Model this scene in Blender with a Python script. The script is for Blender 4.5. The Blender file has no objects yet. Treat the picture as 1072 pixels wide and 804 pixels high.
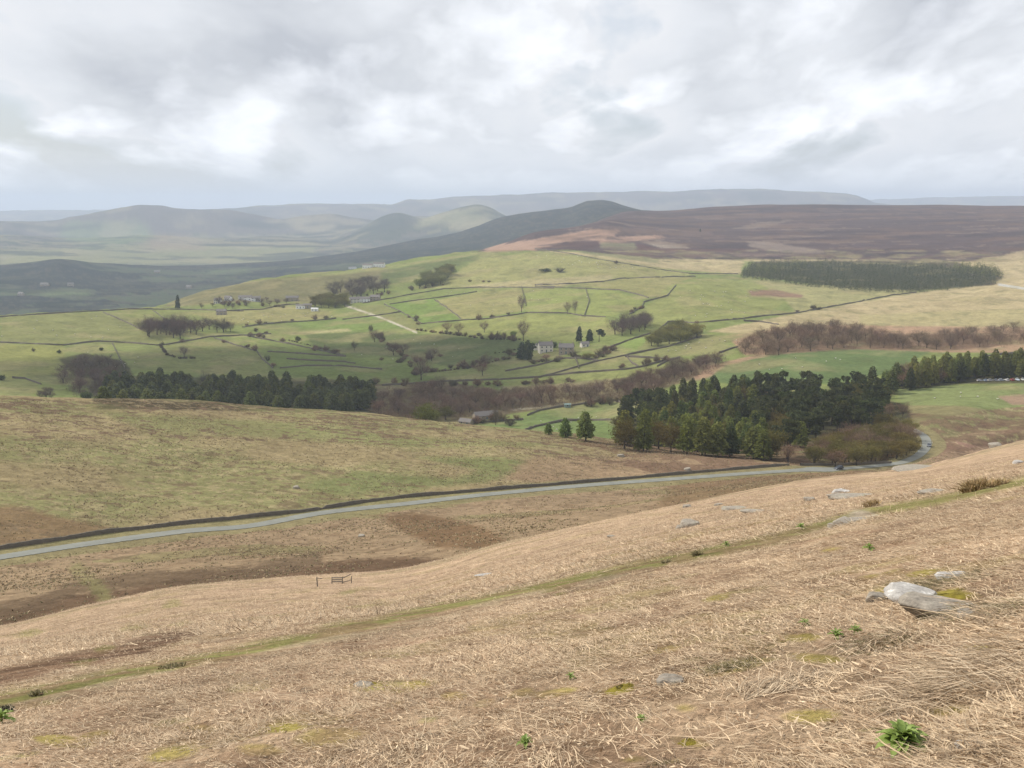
import bpy, bmesh, math, random
import numpy as np
from mathutils import Vector, Matrix
R = math.radians
random.seed(7); rng = np.random.default_rng(7)
S = bpy.context.scene; COL = S.collection
# ------------------------------------------------------------------ survey: image row/column bearings -> world
FPX = 1149.0; PITCH = math.atan((402-212)/FPX); cP, sP = math.cos(PITCH), math.sin(PITCH)
EYE = 1.6
def bearing(u, v):
    """azimuth (rad, + to the right of +Y) and tangent of elevation for a photo bearing"""
    x = (np.asarray(u, float)-536)/FPX; y = -(np.asarray(v, float)-402)/FPX
    dy = cP + y*sP; dz = -sP + y*cP
    h = np.hypot(x, dy)
    return np.arctan2(x, dy), dz/h
def unbear(a, t):
    """inverse of bearing for arrays"""
    dx, dy = np.sin(a), np.cos(a); dz = t
    w = dy*cP - dz*sP; w = np.where(w < .05, .05, w)
    return 536+FPX*dx/w, 402-FPX*(dy*sP+dz*cP)/w
# ------------------------------------------------------------------ noise
def _h(ix, iy, s):
    n = (ix*374761393 + iy*668265263 + s*2147483647) & 0xffffffff
    n = ((n ^ (n >> 13))*1274126177) & 0xffffffff
    return ((n ^ (n >> 16)) & 0xffffff)/float(0xffffff)
def vnoise(x, y, s=0):
    x = np.asarray(x, float); y = np.asarray(y, float)
    ix = np.floor(x).astype(np.int64); iy = np.floor(y).astype(np.int64)
    fx = x-ix; fy = y-iy; fx = fx*fx*(3-2*fx); fy = fy*fy*(3-2*fy)
    a = _h(ix, iy, s); b = _h(ix+1, iy, s); c = _h(ix, iy+1, s); d = _h(ix+1, iy+1, s)
    return (a+(b-a)*fx)*(1-fy)+(c+(d-c)*fx)*fy
def fbm(x, y, s=0, o=4):
    t = 0; a = 1; w = 0
    for i in range(o):
        t = t + a*vnoise(x*2**i+17.3*i, y*2**i-9.1*i, s+i); w += a; a *= .5
    return t/w - .5
def pchip(xk, yk, x):
    """xk,yk: (K,) monotone cubic"""
    h = np.diff(xk); d = np.diff(yk)/h
    m = np.zeros_like(yk)
    for k in range(1, len(xk)-1):
        if d[k-1]*d[k] > 0:
            w1 = 2*h[k]+h[k-1]; w2 = h[k]+2*h[k-1]
            m[k] = (w1+w2)/(w1/d[k-1]+w2/d[k])
    m[0] = d[0]; m[-1] = d[-1]
    i = np.clip(np.searchsorted(xk, x)-1, 0, len(h)-1)
    t = np.clip((x-xk[i])/h[i], 0, 1)
    return (yk[i]*(1+2*t)*(1-t)**2 + h[i]*m[i]*t*(1-t)**2 + yk[i+1]*t*t*(3-2*t) + h[i]*m[i+1]*t*t*(t-1))
# ------------------------------------------------------------------ relief lines (column, row, distance in metres)
LINES = [
 # near hillside
 [(-200,830,9.5),(0,804,9.3),(268,804,7.4),(536,804,6.2),(804,804,5.2),(1072,804,4.5),(1272,804,4.2)],
 [(-200,740,26),(0,700,23.5),(268,700,14.2),(536,700,10.5),(804,700,7.9),(1072,700,6.3),(1272,700,5.6)],
 [(-200,706,60),(0,677,60),(200,642,60),(390,626,60),(540,590,60),(700,552,60),(850,522,70),(960,507,75),(1072,487,80),(1272,450,90)],
 [(-200,690,105),(0,656,110),(100,632,116),(200,613,120),(390,599,125),(540,566,130),(700,531,150),(850,501,180),(960,489,220),(1072,463,260),(1272,420,300)],
 # gully behind the crest (hidden)
 [(-200,700,140),(0,672,150),(200,630,158),(390,612,160),(540,582,170),(700,545,200),(850,508,280),(960,498,320),(1072,478,370),(1272,432,400)],
 [(-200,660,185),(0,628,195),(200,600,200),(390,583,205),(540,553,220),(700,524,260),(850,500,330),(960,494,380),(1072,470,450),(1272,430,480)],
 # road
 [(-200,614,255),(0,583.5,270),(93,570.5,279),(187,557.5,289),(261,548,297),(340,538.5,312),(433,525,330),(527,516,352),(620,509.5,375),(740,498.5,402),(832,491.5,432),(880,491,452),(933,488,475),(960,480,500),(975,474,515),(1072,463,580),(1272,420,620)],
 # green hill beyond the road, mid
 [(-200,510,330),(0,500,350),(268,495,365),(430,488,385),(600,485,410),(730,485,425),(820,487,440),(880,488,465),(935,484,495),(975,470,530),(1072,450,600),(1272,415,650)],
 # its crest
 [(-200,423,470),(0,422,480),(180,424,490),(330,432,500),(480,445,500),(620,459,480),(720,475,455),(820,485,448),(880,483,480),(935,474,520),(975,460,560),(1072,440,640),(1272,405,700)],
 # dip behind
 [(-200,432,640),(0,432,640),(180,436,650),(330,444,650),(480,456,640),(620,462,600),(720,470,540),(820,467,540),(880,462,560),(935,450,590),(975,440,610),(1072,425,690),(1272,398,760)],
 # valley side / plantation back
 [(-200,410,850),(0,415,850),(180,418,850),(330,424,820),(480,440,760),(620,440,740),(720,430,700),(820,425,700),(880,420,715),(960,412,740),(1072,402,760),(1272,385,850)],
 [(-200,372,1120),(0,376,1130),(180,378,1110),(330,380,1080),(480,395,960),(620,390,920),(720,385,900),(820,382,870),(930,374,920),(1072,370,960),(1272,362,1000)],
 [(-200,350,1350),(0,350,1360),(180,349,1370),(330,345,1400),(480,340,1300),(600,335,1250),(720,335,1200),(820,345,1120),(930,345,1200),(1072,342,1250),(1272,340,1300)],
 [(-200,331,1580),(0,330.5,1600),(130,325.5,1650),(180,323,1690),(240,318,1700),(300,318,1700),(400,312,1720),(480,303,1720),(600,298,1650),(720,300,1600),(820,318,1450),(930,318,1500),(1072,310,1550),(1272,305,1600)],
 # field crest / hilltop / far plantation front
 [(-200,337,1700),(0,336,1750),(130,329,1800),(180,317,1850),(220,306,1900),(300,290,2020),(360,284,2100),(420,274,2250),(480,265,2250),(530,262.5,2200),(600,263,2150),(660,271,2080),(720,285,1950),(820,297,1800),(930,301,1800),(1072,295,1850),(1272,290,1900)],
 # moor foot
 [(-200,345,2400),(0,345,2400),(130,340,2400),(180,330,2400),(220,316,2400),(300,302,2500),(360,294,2550),(420,286,2600),(480,272,2700),(530,264,2600),(600,262,2500),(660,264,2450),(720,270,2350),(820,272,2350),(930,273,2350),(1072,270,2350),(1272,266,2400)],
 [(-200,335,2900),(0,335,2900),(180,328,2900),(300,305,3100),(420,283,3200),(500,262.5,3100),(530,254,3100),(560,243,3100),(605,237,3150),(634,231,3200),(667,235,3200),(750,240,3200),(860,240,3200),(1072,240,3200),(1272,238,3200)],
 # moor skyline ; valley floor on the left
 [(-200,310,3500),(0,310,3500),(180,305,3600),(300,296,3700),(420,284,3800),(500,268,3800),(560,255,3800),(605,244,3900),(634,228,4000),(667,220.5,4200),(685,220.5,4300),(750,215.5,4500),(850,213.5,4600),(960,214,4600),(1072,215.3,4600),(1272,217,4600)],
 # wooded dark ridge
 [(-200,279,4700),(0,276.5,4700),(33,274.5,4600),(60,271,4500),(85,273.5,4600),(107,275,4700),(218,274.5,5000),(285,272,5100),(360,264,5200),(407,256,5300),(437,250.5,5400),(457,247.5,5500),(481,242.5,5500),(501,235.5,5500),(528,226,5500),(575,219,5500),(597,216,5500),(608,212,5500),(616,209.6,5500),(630,209.3,5500),(641,211,5500),(650,214,5500),(660,217,5500),(676,221,5500),(700,228,5500),(750,236,5500),(1272,238,5500)],
 [(-200,285,5200),(0,283,5200),(218,280,5500),(285,278,5600),(360,272,5900),(437,262,6200),(501,250,6400),(575,235,6400),(640,230,6400),(700,238,6400),(1272,240,6400)],
 [(-200,262,6400),(0,262,6400),(130,262,6500),(250,262,6600),(360,258,6700),(440,252,6900),(500,240,7000),(560,238,7000),(640,240,7000),(1272,240,7000)],
 # middle hills
 [(-200,250,7600),(0,246,7700),(80,249,7800),(150,245,7800),(230,249,7900),(300,247,7900),(345,250,7900),(367,243,7900),(384,234,7900),(400,226,7900),(417,222.5,7900),(430,225.5,7900),(441,228.5,7900),(458,224,7900),(474,219,7900),(490,215,7900),(501,213.7,7900),(512,216,7900),(528,224,7900),(560,235,7900),(640,238,7900),(1272,238,7900)],
 [(-200,250,8800),(0,250,8800),(300,248,8800),(400,238,8800),(500,232,8800),(640,238,8800),(1272,238,8800)],
 # left skyline hill
 [(-200,228,9800),(0,229.8,9800),(50,231,9800),(77,226,9800),(107,221,9800),(130,216.5,9800),(151,213.6,9800),(168,213.6,9800),(182,216,9800),(201,217,9800),(235,218.8,9800),(262,223,9800),(290,228,9800),(320,224,9800),(345,223,9800),(370,227,9800),(400,231,9800),(440,226,9800),(500,228,9800),(560,222,9800),(640,226,9800),(1272,228,9800)],
 [(-200,236,11500),(0,236,11500),(1272,234,11500)],
 # far plateau
 [(-200,232,14000),(0,234,14000),(77,230,14000),(151,222,14000),(235,217.8,14000),(270,215,14000),(302,213.2,14000),(350,212.6,14000),(407,213.4,14000),(418,211,14000),(427,208.5,14000),(440,208,14000),(474,205,14000),(541,202,14000),(620,200.6,14000),(700,199.2,14000),(740,197.6,14000),(790,197.2,14000),(830,199.4,14000),(855,200,14000),(880,201,14000),(896,203.4,14000),(906,207,14000),(918,212,14000),(1000,218,14000),(1272,218,14000)],
 [(-200,236,17000),(0,236,17000),(1272,226,17000)],
 [(-200,222,21000),(0,220,21000),(860,214,21000),(914,208.6,21000),(954,206.8,21000),(1010,205.6,21000),(1072,204.8,21000),(1272,204,21000)],
 [(-200,240,26000),(1272,240,26000)],
]
ci = np.arange(-2, 1074.1, 1.35)
az_in = np.arctan2((ci-536)/FPX, cP-.0*sP)
az_l = np.radians(np.linspace(-88, math.degrees(az_in[0])-.6, 40)); az_r = np.radians(np.linspace(math.degrees(az_in[-1])+.6, 88, 40))
AZ = np.concatenate([az_l, az_in, az_r])
def rings():
    out = [0.6]; 
    while out[-1] < 26000:
        r = out[-1]
        q = .02 if r < 3 else .0055 if r < 130 else .0048 if r < 230 else .0032 if r < 520 else .0055 if r < 2400 else .009 if r < 6000 else .012
        out.append(r*(1+q))
    out[-1] = 26000
    return np.array(out)
RR = rings()
NA, NR = len(AZ), len(RR)
KN_R = np.zeros((len(LINES)+1, NA)); KN_Z = np.zeros((len(LINES)+1, NA))
KN_R[0] = 0; KN_Z[0] = -EYE
for k, L in enumerate(LINES):
    u, v, r = np.array(L, float).T
    a, t = bearing(u, v)
    aa = np.clip(AZ, a[0], a[-1])
    KN_R[k+1] = np.exp(pchip(a, np.log(r), aa) if len(a) > 2 else np.interp(aa, a, np.log(r)))
    tt = pchip(a, t, aa) if len(a) > 2 else np.interp(aa, a, t)
    KN_Z[k+1] = KN_R[k+1]*tt
Z = np.zeros((NA, NR))
for i in range(NA):
    Z[i] = pchip(KN_R[:, i], KN_Z[:, i], RR)
XX = np.sin(AZ)[:, None]*RR[None]; YY = np.cos(AZ)[:, None]*RR[None]
# natural undulation, kept small against the surveyed lines
near = np.clip((RR-2)/8, 0, 1)*np.clip((230-RR)/100, 0, 1)
Z += near[None]*(fbm(XX/5, YY/5, 3, 4)*.22 + fbm(XX*1.1, YY*1.1, 5, 3)*.07)
Z += (np.clip(1-RR/14, 0, 1)*np.clip((RR-2)/3, 0, 1))[None]*fbm(XX*3.2, YY*3.2, 8, 4)*.17
mid = np.clip((RR-130)/60, 0, 1)*np.clip((3200-RR)/800, 0, 1)
Z += mid[None]*(fbm(XX/38, YY/38, 11, 4)*np.clip(RR/260, .6, 6)[None]*1.5)
Z += (np.clip((RR-150)/40, 0, 1)*np.clip((620-RR)/200, 0, 1))[None]*fbm(XX/5, YY/5, 12, 3)*.8
far = np.clip((RR-3000)/1500, 0, 1)
Z += far[None]*(-np.abs(fbm(XX/700, YY/700, 21, 5))*(RR*.0075)[None])
# the dip where heather gullies cut the mid slope
ROAD_PX = [(-120,601,0),(0,583.5,0),(93,570.5,0),(187,557.5,0),(261,548,0),(340,538.5,0),(433,525,0),(527,516,0),(620,509.5,0),(740,498.5,0),(832,491.5,0),(880,491,0),(933,487.5,0),(951,482,0),(963,475,0),(970,466.6,0),(968,458,0),(958,450.5,0),(945,446,0)]
def TTset():
    global TT
    TT = Z/RR[None]
TTset()
def zat(a, r):
    i = np.clip(np.searchsorted(AZ, a)-1, 0, NA-2); j = np.clip(np.searchsorted(RR, r)-1, 0, NR-2)
    fa = np.clip((a-AZ[i])/(AZ[i+1]-AZ[i]), 0, 1); fr = np.clip((r-RR[j])/(RR[j+1]-RR[j]), 0, 1)
    return (Z[i, j]*(1-fr)+Z[i, j+1]*fr)*(1-fa)+(Z[i+1, j]*(1-fr)+Z[i+1, j+1]*fr)*fa
def zxy(x, y):
    return zat(np.arctan2(x, y), np.hypot(x, y))
def P(u, v, rmin=0, off=0):
    """ground point seen at bearing (u,v), beyond rmin metres"""
    a, t = bearing(u, v); a = float(a); t = float(t)
    i = int(np.clip(np.searchsorted(AZ, a)-1, 0, NA-2)); f = (a-AZ[i])/(AZ[i+1]-AZ[i])
    row = TT[i]*(1-f)+TT[i+1]*f
    j0 = int(np.searchsorted(RR, rmin))
    ab = np.nonzero(row[j0:] >= t)[0]
    if len(ab) == 0: j = int(j0+np.argmax(row[j0:])); r = RR[j]
    else:
        j = j0+ab[0]; r = RR[j]
        if j > j0 and row[j] > row[j-1]: r = RR[j-1]+(RR[j]-RR[j-1])*(t-row[j-1])/(row[j]-row[j-1])
    z = float(zat(np.array([a]), np.array([r]))[0])
    return Vector((math.sin(a)*r, math.cos(a)*r, z+off))
def ground(x, y): return float(zxy(np.array([x]), np.array([y]))[0])

def catmull(pts, n=8):
    pts = [Vector(p) for p in pts]; out = []
    for i in range(len(pts)-1):
        p0 = pts[max(i-1, 0)]; p1 = pts[i]; p2 = pts[i+1]; p3 = pts[min(i+2, len(pts)-1)]
        for k in range(n):
            t = k/n
            out.append(.5*((2*p1)+(p2-p0)*t+(2*p0-5*p1+4*p2-p3)*t*t+(3*p1-p0-3*p2+p3)*t**3))
    out.append(pts[-1]); return out
ROAD = catmull([P(u, v, 228) for u, v, _ in ROAD_PX], 10)
# smooth its height and bed it into the terrain
rz = np.array([p.z for p in ROAD]); ker = np.ones(25)/25
rz = np.convolve(np.pad(rz, 12, 'edge'), ker, 'valid')
ROAD = [Vector((p.x, p.y, z)) for p, z in zip(ROAD, rz)]
def seg_dist(px, py, line, zs=None):
    best = np.full(px.shape, 1e9); zz = np.zeros(px.shape)
    for a, b in zip(line[:-1], line[1:]):
        dx, dy = b[0]-a[0], b[1]-a[1]; L = dx*dx+dy*dy+1e-9
        t = np.clip(((px-a[0])*dx+(py-a[1])*dy)/L, 0, 1)
        d = np.hypot(px-a[0]-t*dx, py-a[1]-t*dy)
        m = d < best; best = np.where(m, d, best)
        zz = np.where(m, a[2]+(b[2]-a[2])*t, zz)
    return best, zz
ja, jb = np.searchsorted(RR, 225), np.searchsorted(RR, 700)
_x, _y = XX[:, ja:jb], YY[:, ja:jb]
ROADD = np.full(Z.shape, 1e9)
_d, _z = seg_dist(_x, _y, [tuple(p) for p in ROAD[::2]])
ROADD[:, ja:jb] = _d
_w = np.clip((11-_d)/6.5, 0, 1); _w = _w*_w*(3-2*_w)
Z[:, ja:jb] = Z[:, ja:jb]*(1-_w)+_z*_w
TTset()
# ------------------------------------------------------------------ node helper
def new_mat(name):
    m = bpy.data.materials.new(name); m.use_nodes = True
    nt = m.node_tree; b = nt.nodes['Principled BSDF']; b.inputs['Roughness'].default_value = .9
    b.inputs['Specular IOR Level'].default_value = .15
    return m, nt, b
def nd(nt, t, **k):
    n = nt.nodes.new(t)
    for a, v in k.items():
        if a.startswith('i_'): n.inputs[a[2:].replace('_', ' ')].default_value = v
        else: setattr(n, a, v)
    return n
def mixc(nt, mode, f, a, b):
    n = nt.nodes.new('ShaderNodeMix'); n.data_type = 'RGBA'; n.blend_type = mode
    for i, x in ((0, f), (6, a), (7, b)):
        if hasattr(x, 'is_output'): nt.links.new(x, n.inputs[i])
        else: n.inputs[i].default_value = x if i == 0 else (*x, 1)
    return n.outputs[2]
def noise(nt, vec, scale, detail=3, rough=.6, sc=None):
    if sc:
        mp = nd(nt, 'ShaderNodeMapping'); mp.inputs['Scale'].default_value = sc
        nt.links.new(vec, mp.inputs[0]); vec = mp.outputs[0]
    n = nd(nt, 'ShaderNodeTexNoise', i_Scale=scale, i_Detail=detail, i_Roughness=rough)
    nt.links.new(vec, n.inputs['Vector']); return n.outputs[0]
def ramp(nt, x, stops):
    n = nt.nodes.new('ShaderNodeValToRGB'); e = n.color_ramp.elements
    while len(e) < len(stops): e.new(.5)
    for k, (p, c) in enumerate(stops):
        e[k].position = p; e[k].color = (*c, 1) if len(c) == 3 else c
    nt.links.new(x, n.inputs[0]); return n.outputs[0]
def g3(v): return (v, v, v)
def mesh_np(name, v, faces, mats, parent=None, cols=None, smooth=False, nper=None):
    """faces: (N,k) int array"""
    me = bpy.data.meshes.new(name); v = np.asarray(v, np.float32); f = np.asarray(faces, np.int32)
    me.vertices.add(len(v)); me.vertices.foreach_set('co', v.ravel())
    k = f.shape[1]; me.loops.add(f.size); me.loops.foreach_set('vertex_index', f.ravel())
    me.polygons.add(len(f)); me.polygons.foreach_set('loop_start', np.arange(0, f.size, k, dtype=np.int32))
    if smooth: me.polygons.foreach_set('use_smooth', np.ones(len(f), bool))
    me.update(calc_edges=True)
    if cols is not None:
        ca = me.color_attributes.new('cover', 'FLOAT_COLOR', 'POINT')
        c = np.ones((len(v), 4), np.float32); c[:, :cols.shape[1]] = cols
        ca.data.foreach_set('color', c.ravel())
    for m in (mats if isinstance(mats, (list, tuple)) else [mats]): me.materials.append(m)
    o = bpy.data.objects.new(name, me); COL.objects.link(o)
    if parent: o.parent = parent
    return o
def tag(o, label=None, cat=None, group=None, kind=None):
    if label: o['label'] = label
    if cat: o['category'] = cat
    if group: o['group'] = group
    if kind: o['kind'] = kind
    return o
# ------------------------------------------------------------------ ground cover, one colour per vertex
UU, VV = unbear(np.repeat(AZ[:, None], NR, 1), Z/RR[None])
K = lambda k: KN_R[k][:, None]
RB = np.broadcast_to(RR[None], Z.shape)
lay = np.zeros(Z.shape, np.int8)                      # 0 near
lay[RB > K(5)] = 1                                    # mid slope
lay[(RB > K(10))] = 2                                 # fields and moor
lay[(RB > K(18)+150)] = 3
lay[(RB > K(16)) & (UU < 470)] = 3                    # dark valley
lay[(RB > K(20))] = 4
X_, Y_ = XX, YY
def nz(s, seed, o=4): return fbm(X_/s, Y_/s, seed, o)
n300, n60, n12, n3 = nz(300, 31), nz(60, 32), nz(12, 33), nz(3, 34)
C = np.zeros(Z.shape+(3,), np.float32)
def base(k, c): C[lay == k] = c
base(0, (.385, .280, .185)); base(1, (.255, .205, .112)); base(2, (.165, .192, .066)); base(3, (.022, .028, .028)); base(4, (.105, .096, .078))  # the valley woods are extra dark, cloud shade is in their base colour
def blend(m, c, a):
    a = (m*a)[..., None].astype(np.float32); C[:] = C*(1-a)+np.array(c, np.float32)*a
def sstep(x, a, b):
    t = np.clip((x-a)/(b-a), 0, 1); return t*t*(3-2*t)
jit = np.where(lay == 0, .0, 0)
JU = UU+n60*10+n12*5; JV = VV+n60*2.2+n12*1.6
def inpoly(pts, x, y):
    r = np.zeros(x.shape, bool); n = len(pts)
    for i in range(n):
        (x0, y0), (x1, y1) = pts[i], pts[(i+1) % n]
        if y0 == y1: continue
        c = ((y0 > y) != (y1 > y)) & (x < (x1-x0)*(y-y0)/(y1-y0)+x0); r ^= c
    return r
def poly(L, c, pts, a=1, j=1, lays=None):
    p = np.array(pts, float); u0, v0 = p.min(0)-6; u1, v1 = p.max(0)+6
    m = (UU > u0) & (UU < u1) & (VV > v0) & (VV < v1) & np.isin(lay, lays or [L])
    ix = np.nonzero(m)
    if not len(ix[0]): return
    x = UU[ix]+(JU[ix]-UU[ix])*j; y = VV[ix]+(JV[ix]-VV[ix])*j; s = 0
    sf = .9 if L == 2 else 3.0
    nf = fbm(X_[ix]*.9, Y_[ix]*.9, 83, 3)
    for dx, dy in ((0, 0), (-1.6, -.7), (1.6, .7), (-.9, 1), (.9, -1)):
        s = s+inpoly(pts, x+(dx+nf*3*(L != 2))*sf, y+(dy+nf*1.5*(L != 2))*sf*.6).astype(np.float32)/5
    al = s*a
    C[ix] = C[ix]*(1-al[:, None])+np.array(c, np.float32)*al[:, None]
def blob(L, c, u, v, ru, rv, a=1, tilt=0, j=1):
    m = (abs(UU-u) < ru*1.8+8) & (abs(VV-v) < rv*1.8+8+ru*abs(tilt)) & (lay == L); ix = np.nonzero(m)
    x = UU[ix]-u; y = VV[ix]-v-tilt*x
    d = np.hypot(x/ru, y/rv)+(n3[ix]*1.2+n12[ix]*.5+fbm(X_[ix]*2, Y_[ix]*2, 77, 3)*1.0)*j
    al = np.clip((1.1-d)/.5, 0, 1)*a
    C[ix] = C[ix]*(1-al[:, None])+np.array(c, np.float32)*al[:, None]
def stroke(L, c, pts, w, a=1, soft=.6, j=1):
    p = np.array(pts, float); m = (UU > p[:, 0].min()-20) & (UU < p[:, 0].max()+20) & (VV > p[:, 1].min()-20) & (VV < p[:, 1].max()+20) & (lay == L)
    ix = np.nonzero(m); d, _ = seg_dist(UU[ix], VV[ix], [(q[0], q[1], 0) for q in pts])
    ww = np.interp(UU[ix], p[:, 0], w) if hasattr(w, '__len__') else w
    d = d/ww+(n3[ix]*.6+fbm(X_[ix]*1.3, Y_[ix]*1.3, 79, 3)*.7)*j
    al = np.clip((1-d)/soft+.5, 0, 1)*a
    C[ix] = C[ix]*(1-al[:, None])+np.array(c, np.float32)*al[:, None]
GRN, GRN2, YEL, DGR = (.185, .188, .078), (.168, .178, .070), (.245, .225, .098), (.105, .125, .052)
TAN, PNK, HEA, BRN, RUST = (.36, .29, .17), (.29, .19, .125), (.075, .052, .052), (.13, .085, .055), (.19, .122, .072)
# --- far hills
m4 = lay == 4
blend(m4 & (n300 > .05), (.17, .16, .085), .6); blend(m4 & (n300 < -.12), (.05, .065, .045), .7)
blend(m4 & (n60 > .13), (.045, .06, .04), .75)
blend(m4 & (RB > 9000), (.095, .078, .080), .7)
poly(4, (.24, .24, .11), [(0, 262), (140, 258), (330, 256), (330, 276), (0, 278)], .6)
poly(4, (.13, .18, .07), [(70, 232), (150, 232), (165, 250), (90, 262), (60, 245)], .6)
poly(4, (.22, .16, .11), [(160, 245), (200, 245), (220, 262), (150, 262)], .6)
poly(4, (.24, .23, .12), [(440, 229), (500, 214), (528, 224), (500, 236), (430, 240)], .55)
poly(4, (.28, .24, .14), [(300, 226), (345, 224), (400, 234), (350, 246), (310, 240)], .45)
poly(4, (.055, .065, .055), [(367, 246), (384, 233), (417, 222), (441, 229), (400, 243)], .8)
# --- dark wooded valley, with cloud shade put into the woodland colour
m3 = lay == 3
blend(m3 & (n300+.4*n60 > .11) & (RB < 4600), (.085, .11, .055), .55)
blend(m3 & (n12 > .12), (.07, .06, .045), .6); blend(m3 & (RB < 4700), (.14, .16, .085), sstep(fbm(X_/330, Y_/150, 118, 4), .15, .22)*.28); blend(m3 & (RB < 4700), (.012, .02, .018), sstep(-fbm(X_/180, Y_/90, 119, 4), .08, .2)*.8)
poly(3, (.12, .16, .07), [(45, 306), (90, 304), (98, 308), (50, 311)], .7); poly(3, (.12, .15, .07), [(215, 283), (262, 280), (262, 284), (220, 287)], .6)
# --- moor
moor = [(490, 264), (520, 256), (560, 238), (640, 222), (700, 210), (1300, 200), (1300, 268), (1072, 268), (1000, 272), (880, 271), (760, 272), (690, 271), (600, 262), (560, 262.5)]
poly(2, TAN, [(560, 262), (690, 268), (1300, 266), (1300, 300), (1040, 300), (980, 276), (780, 274), (772, 287), (690, 281), (620, 269)], .9)
poly(2, (.17, .17, .085), [(590, 262), (690, 268), (690, 276), (620, 267)], .8)
poly(2, HEA, moor, 1)
mm = (lay == 2) & (RB > K(16)-260) & (VV < 274) & (UU > 560)
sx = fbm(X_/420, Y_/90, 51, 5); sx2 = fbm(X_/160, Y_/36, 52, 4)
blend(mm & (sx > .10), (.125, .085, .072), .7); blend(mm & (sx2 > .19), (.17, .125, .095), .6); blend(mm & (sx < -.14), (.05, .035, .038), .8)
poly(2, (.30, .195, .14), [(505, 264), (520, 256), (565, 250), (620, 240), (652, 241), (640, 248), (600, 250), (690, 246), (700, 249), (620, 256), (570, 258), (560, 262)], .95)
poly(2, (.065, .035, .035), [(566, 260), (590, 253), (628, 252), (628, 260), (590, 261)], .95, .4)
poly(2, (.17, .16, .09), [(628, 260), (630, 254), (665, 254), (668, 262)], .75, .8)
poly(2, (.30, .25, .19), [(671, 253), (690, 252), (722, 257), (720, 260), (690, 259)], .75, .8)
poly(2, (.085, .045, .042), [(664, 262), (668, 255), (690, 260), (780, 261), (780, 263.5)], .9, .4)
poly(2, (.24, .19, .15), [(782, 253), (800, 253), (862, 262), (858, 265), (820, 264), (782, 258)], .6, .9)
poly(2, (.22, .17, .13), [(764, 240), (800, 232), (830, 229), (815, 234), (790, 240)], .55, .9)
poly(2, TAN, [(1000, 276), (1072, 262), (1300, 266), (1300, 300), (1048, 296), (1040, 284)], .8)
blend(mm, (.12, .075, .055), sstep(fbm(X_/130, Y_/60, 57, 5), .0, .2)*.6); blend(mm, (.05, .036, .04), sstep(fbm(X_/90, Y_/45, 58, 5), .05, .2)*.6)
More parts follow.
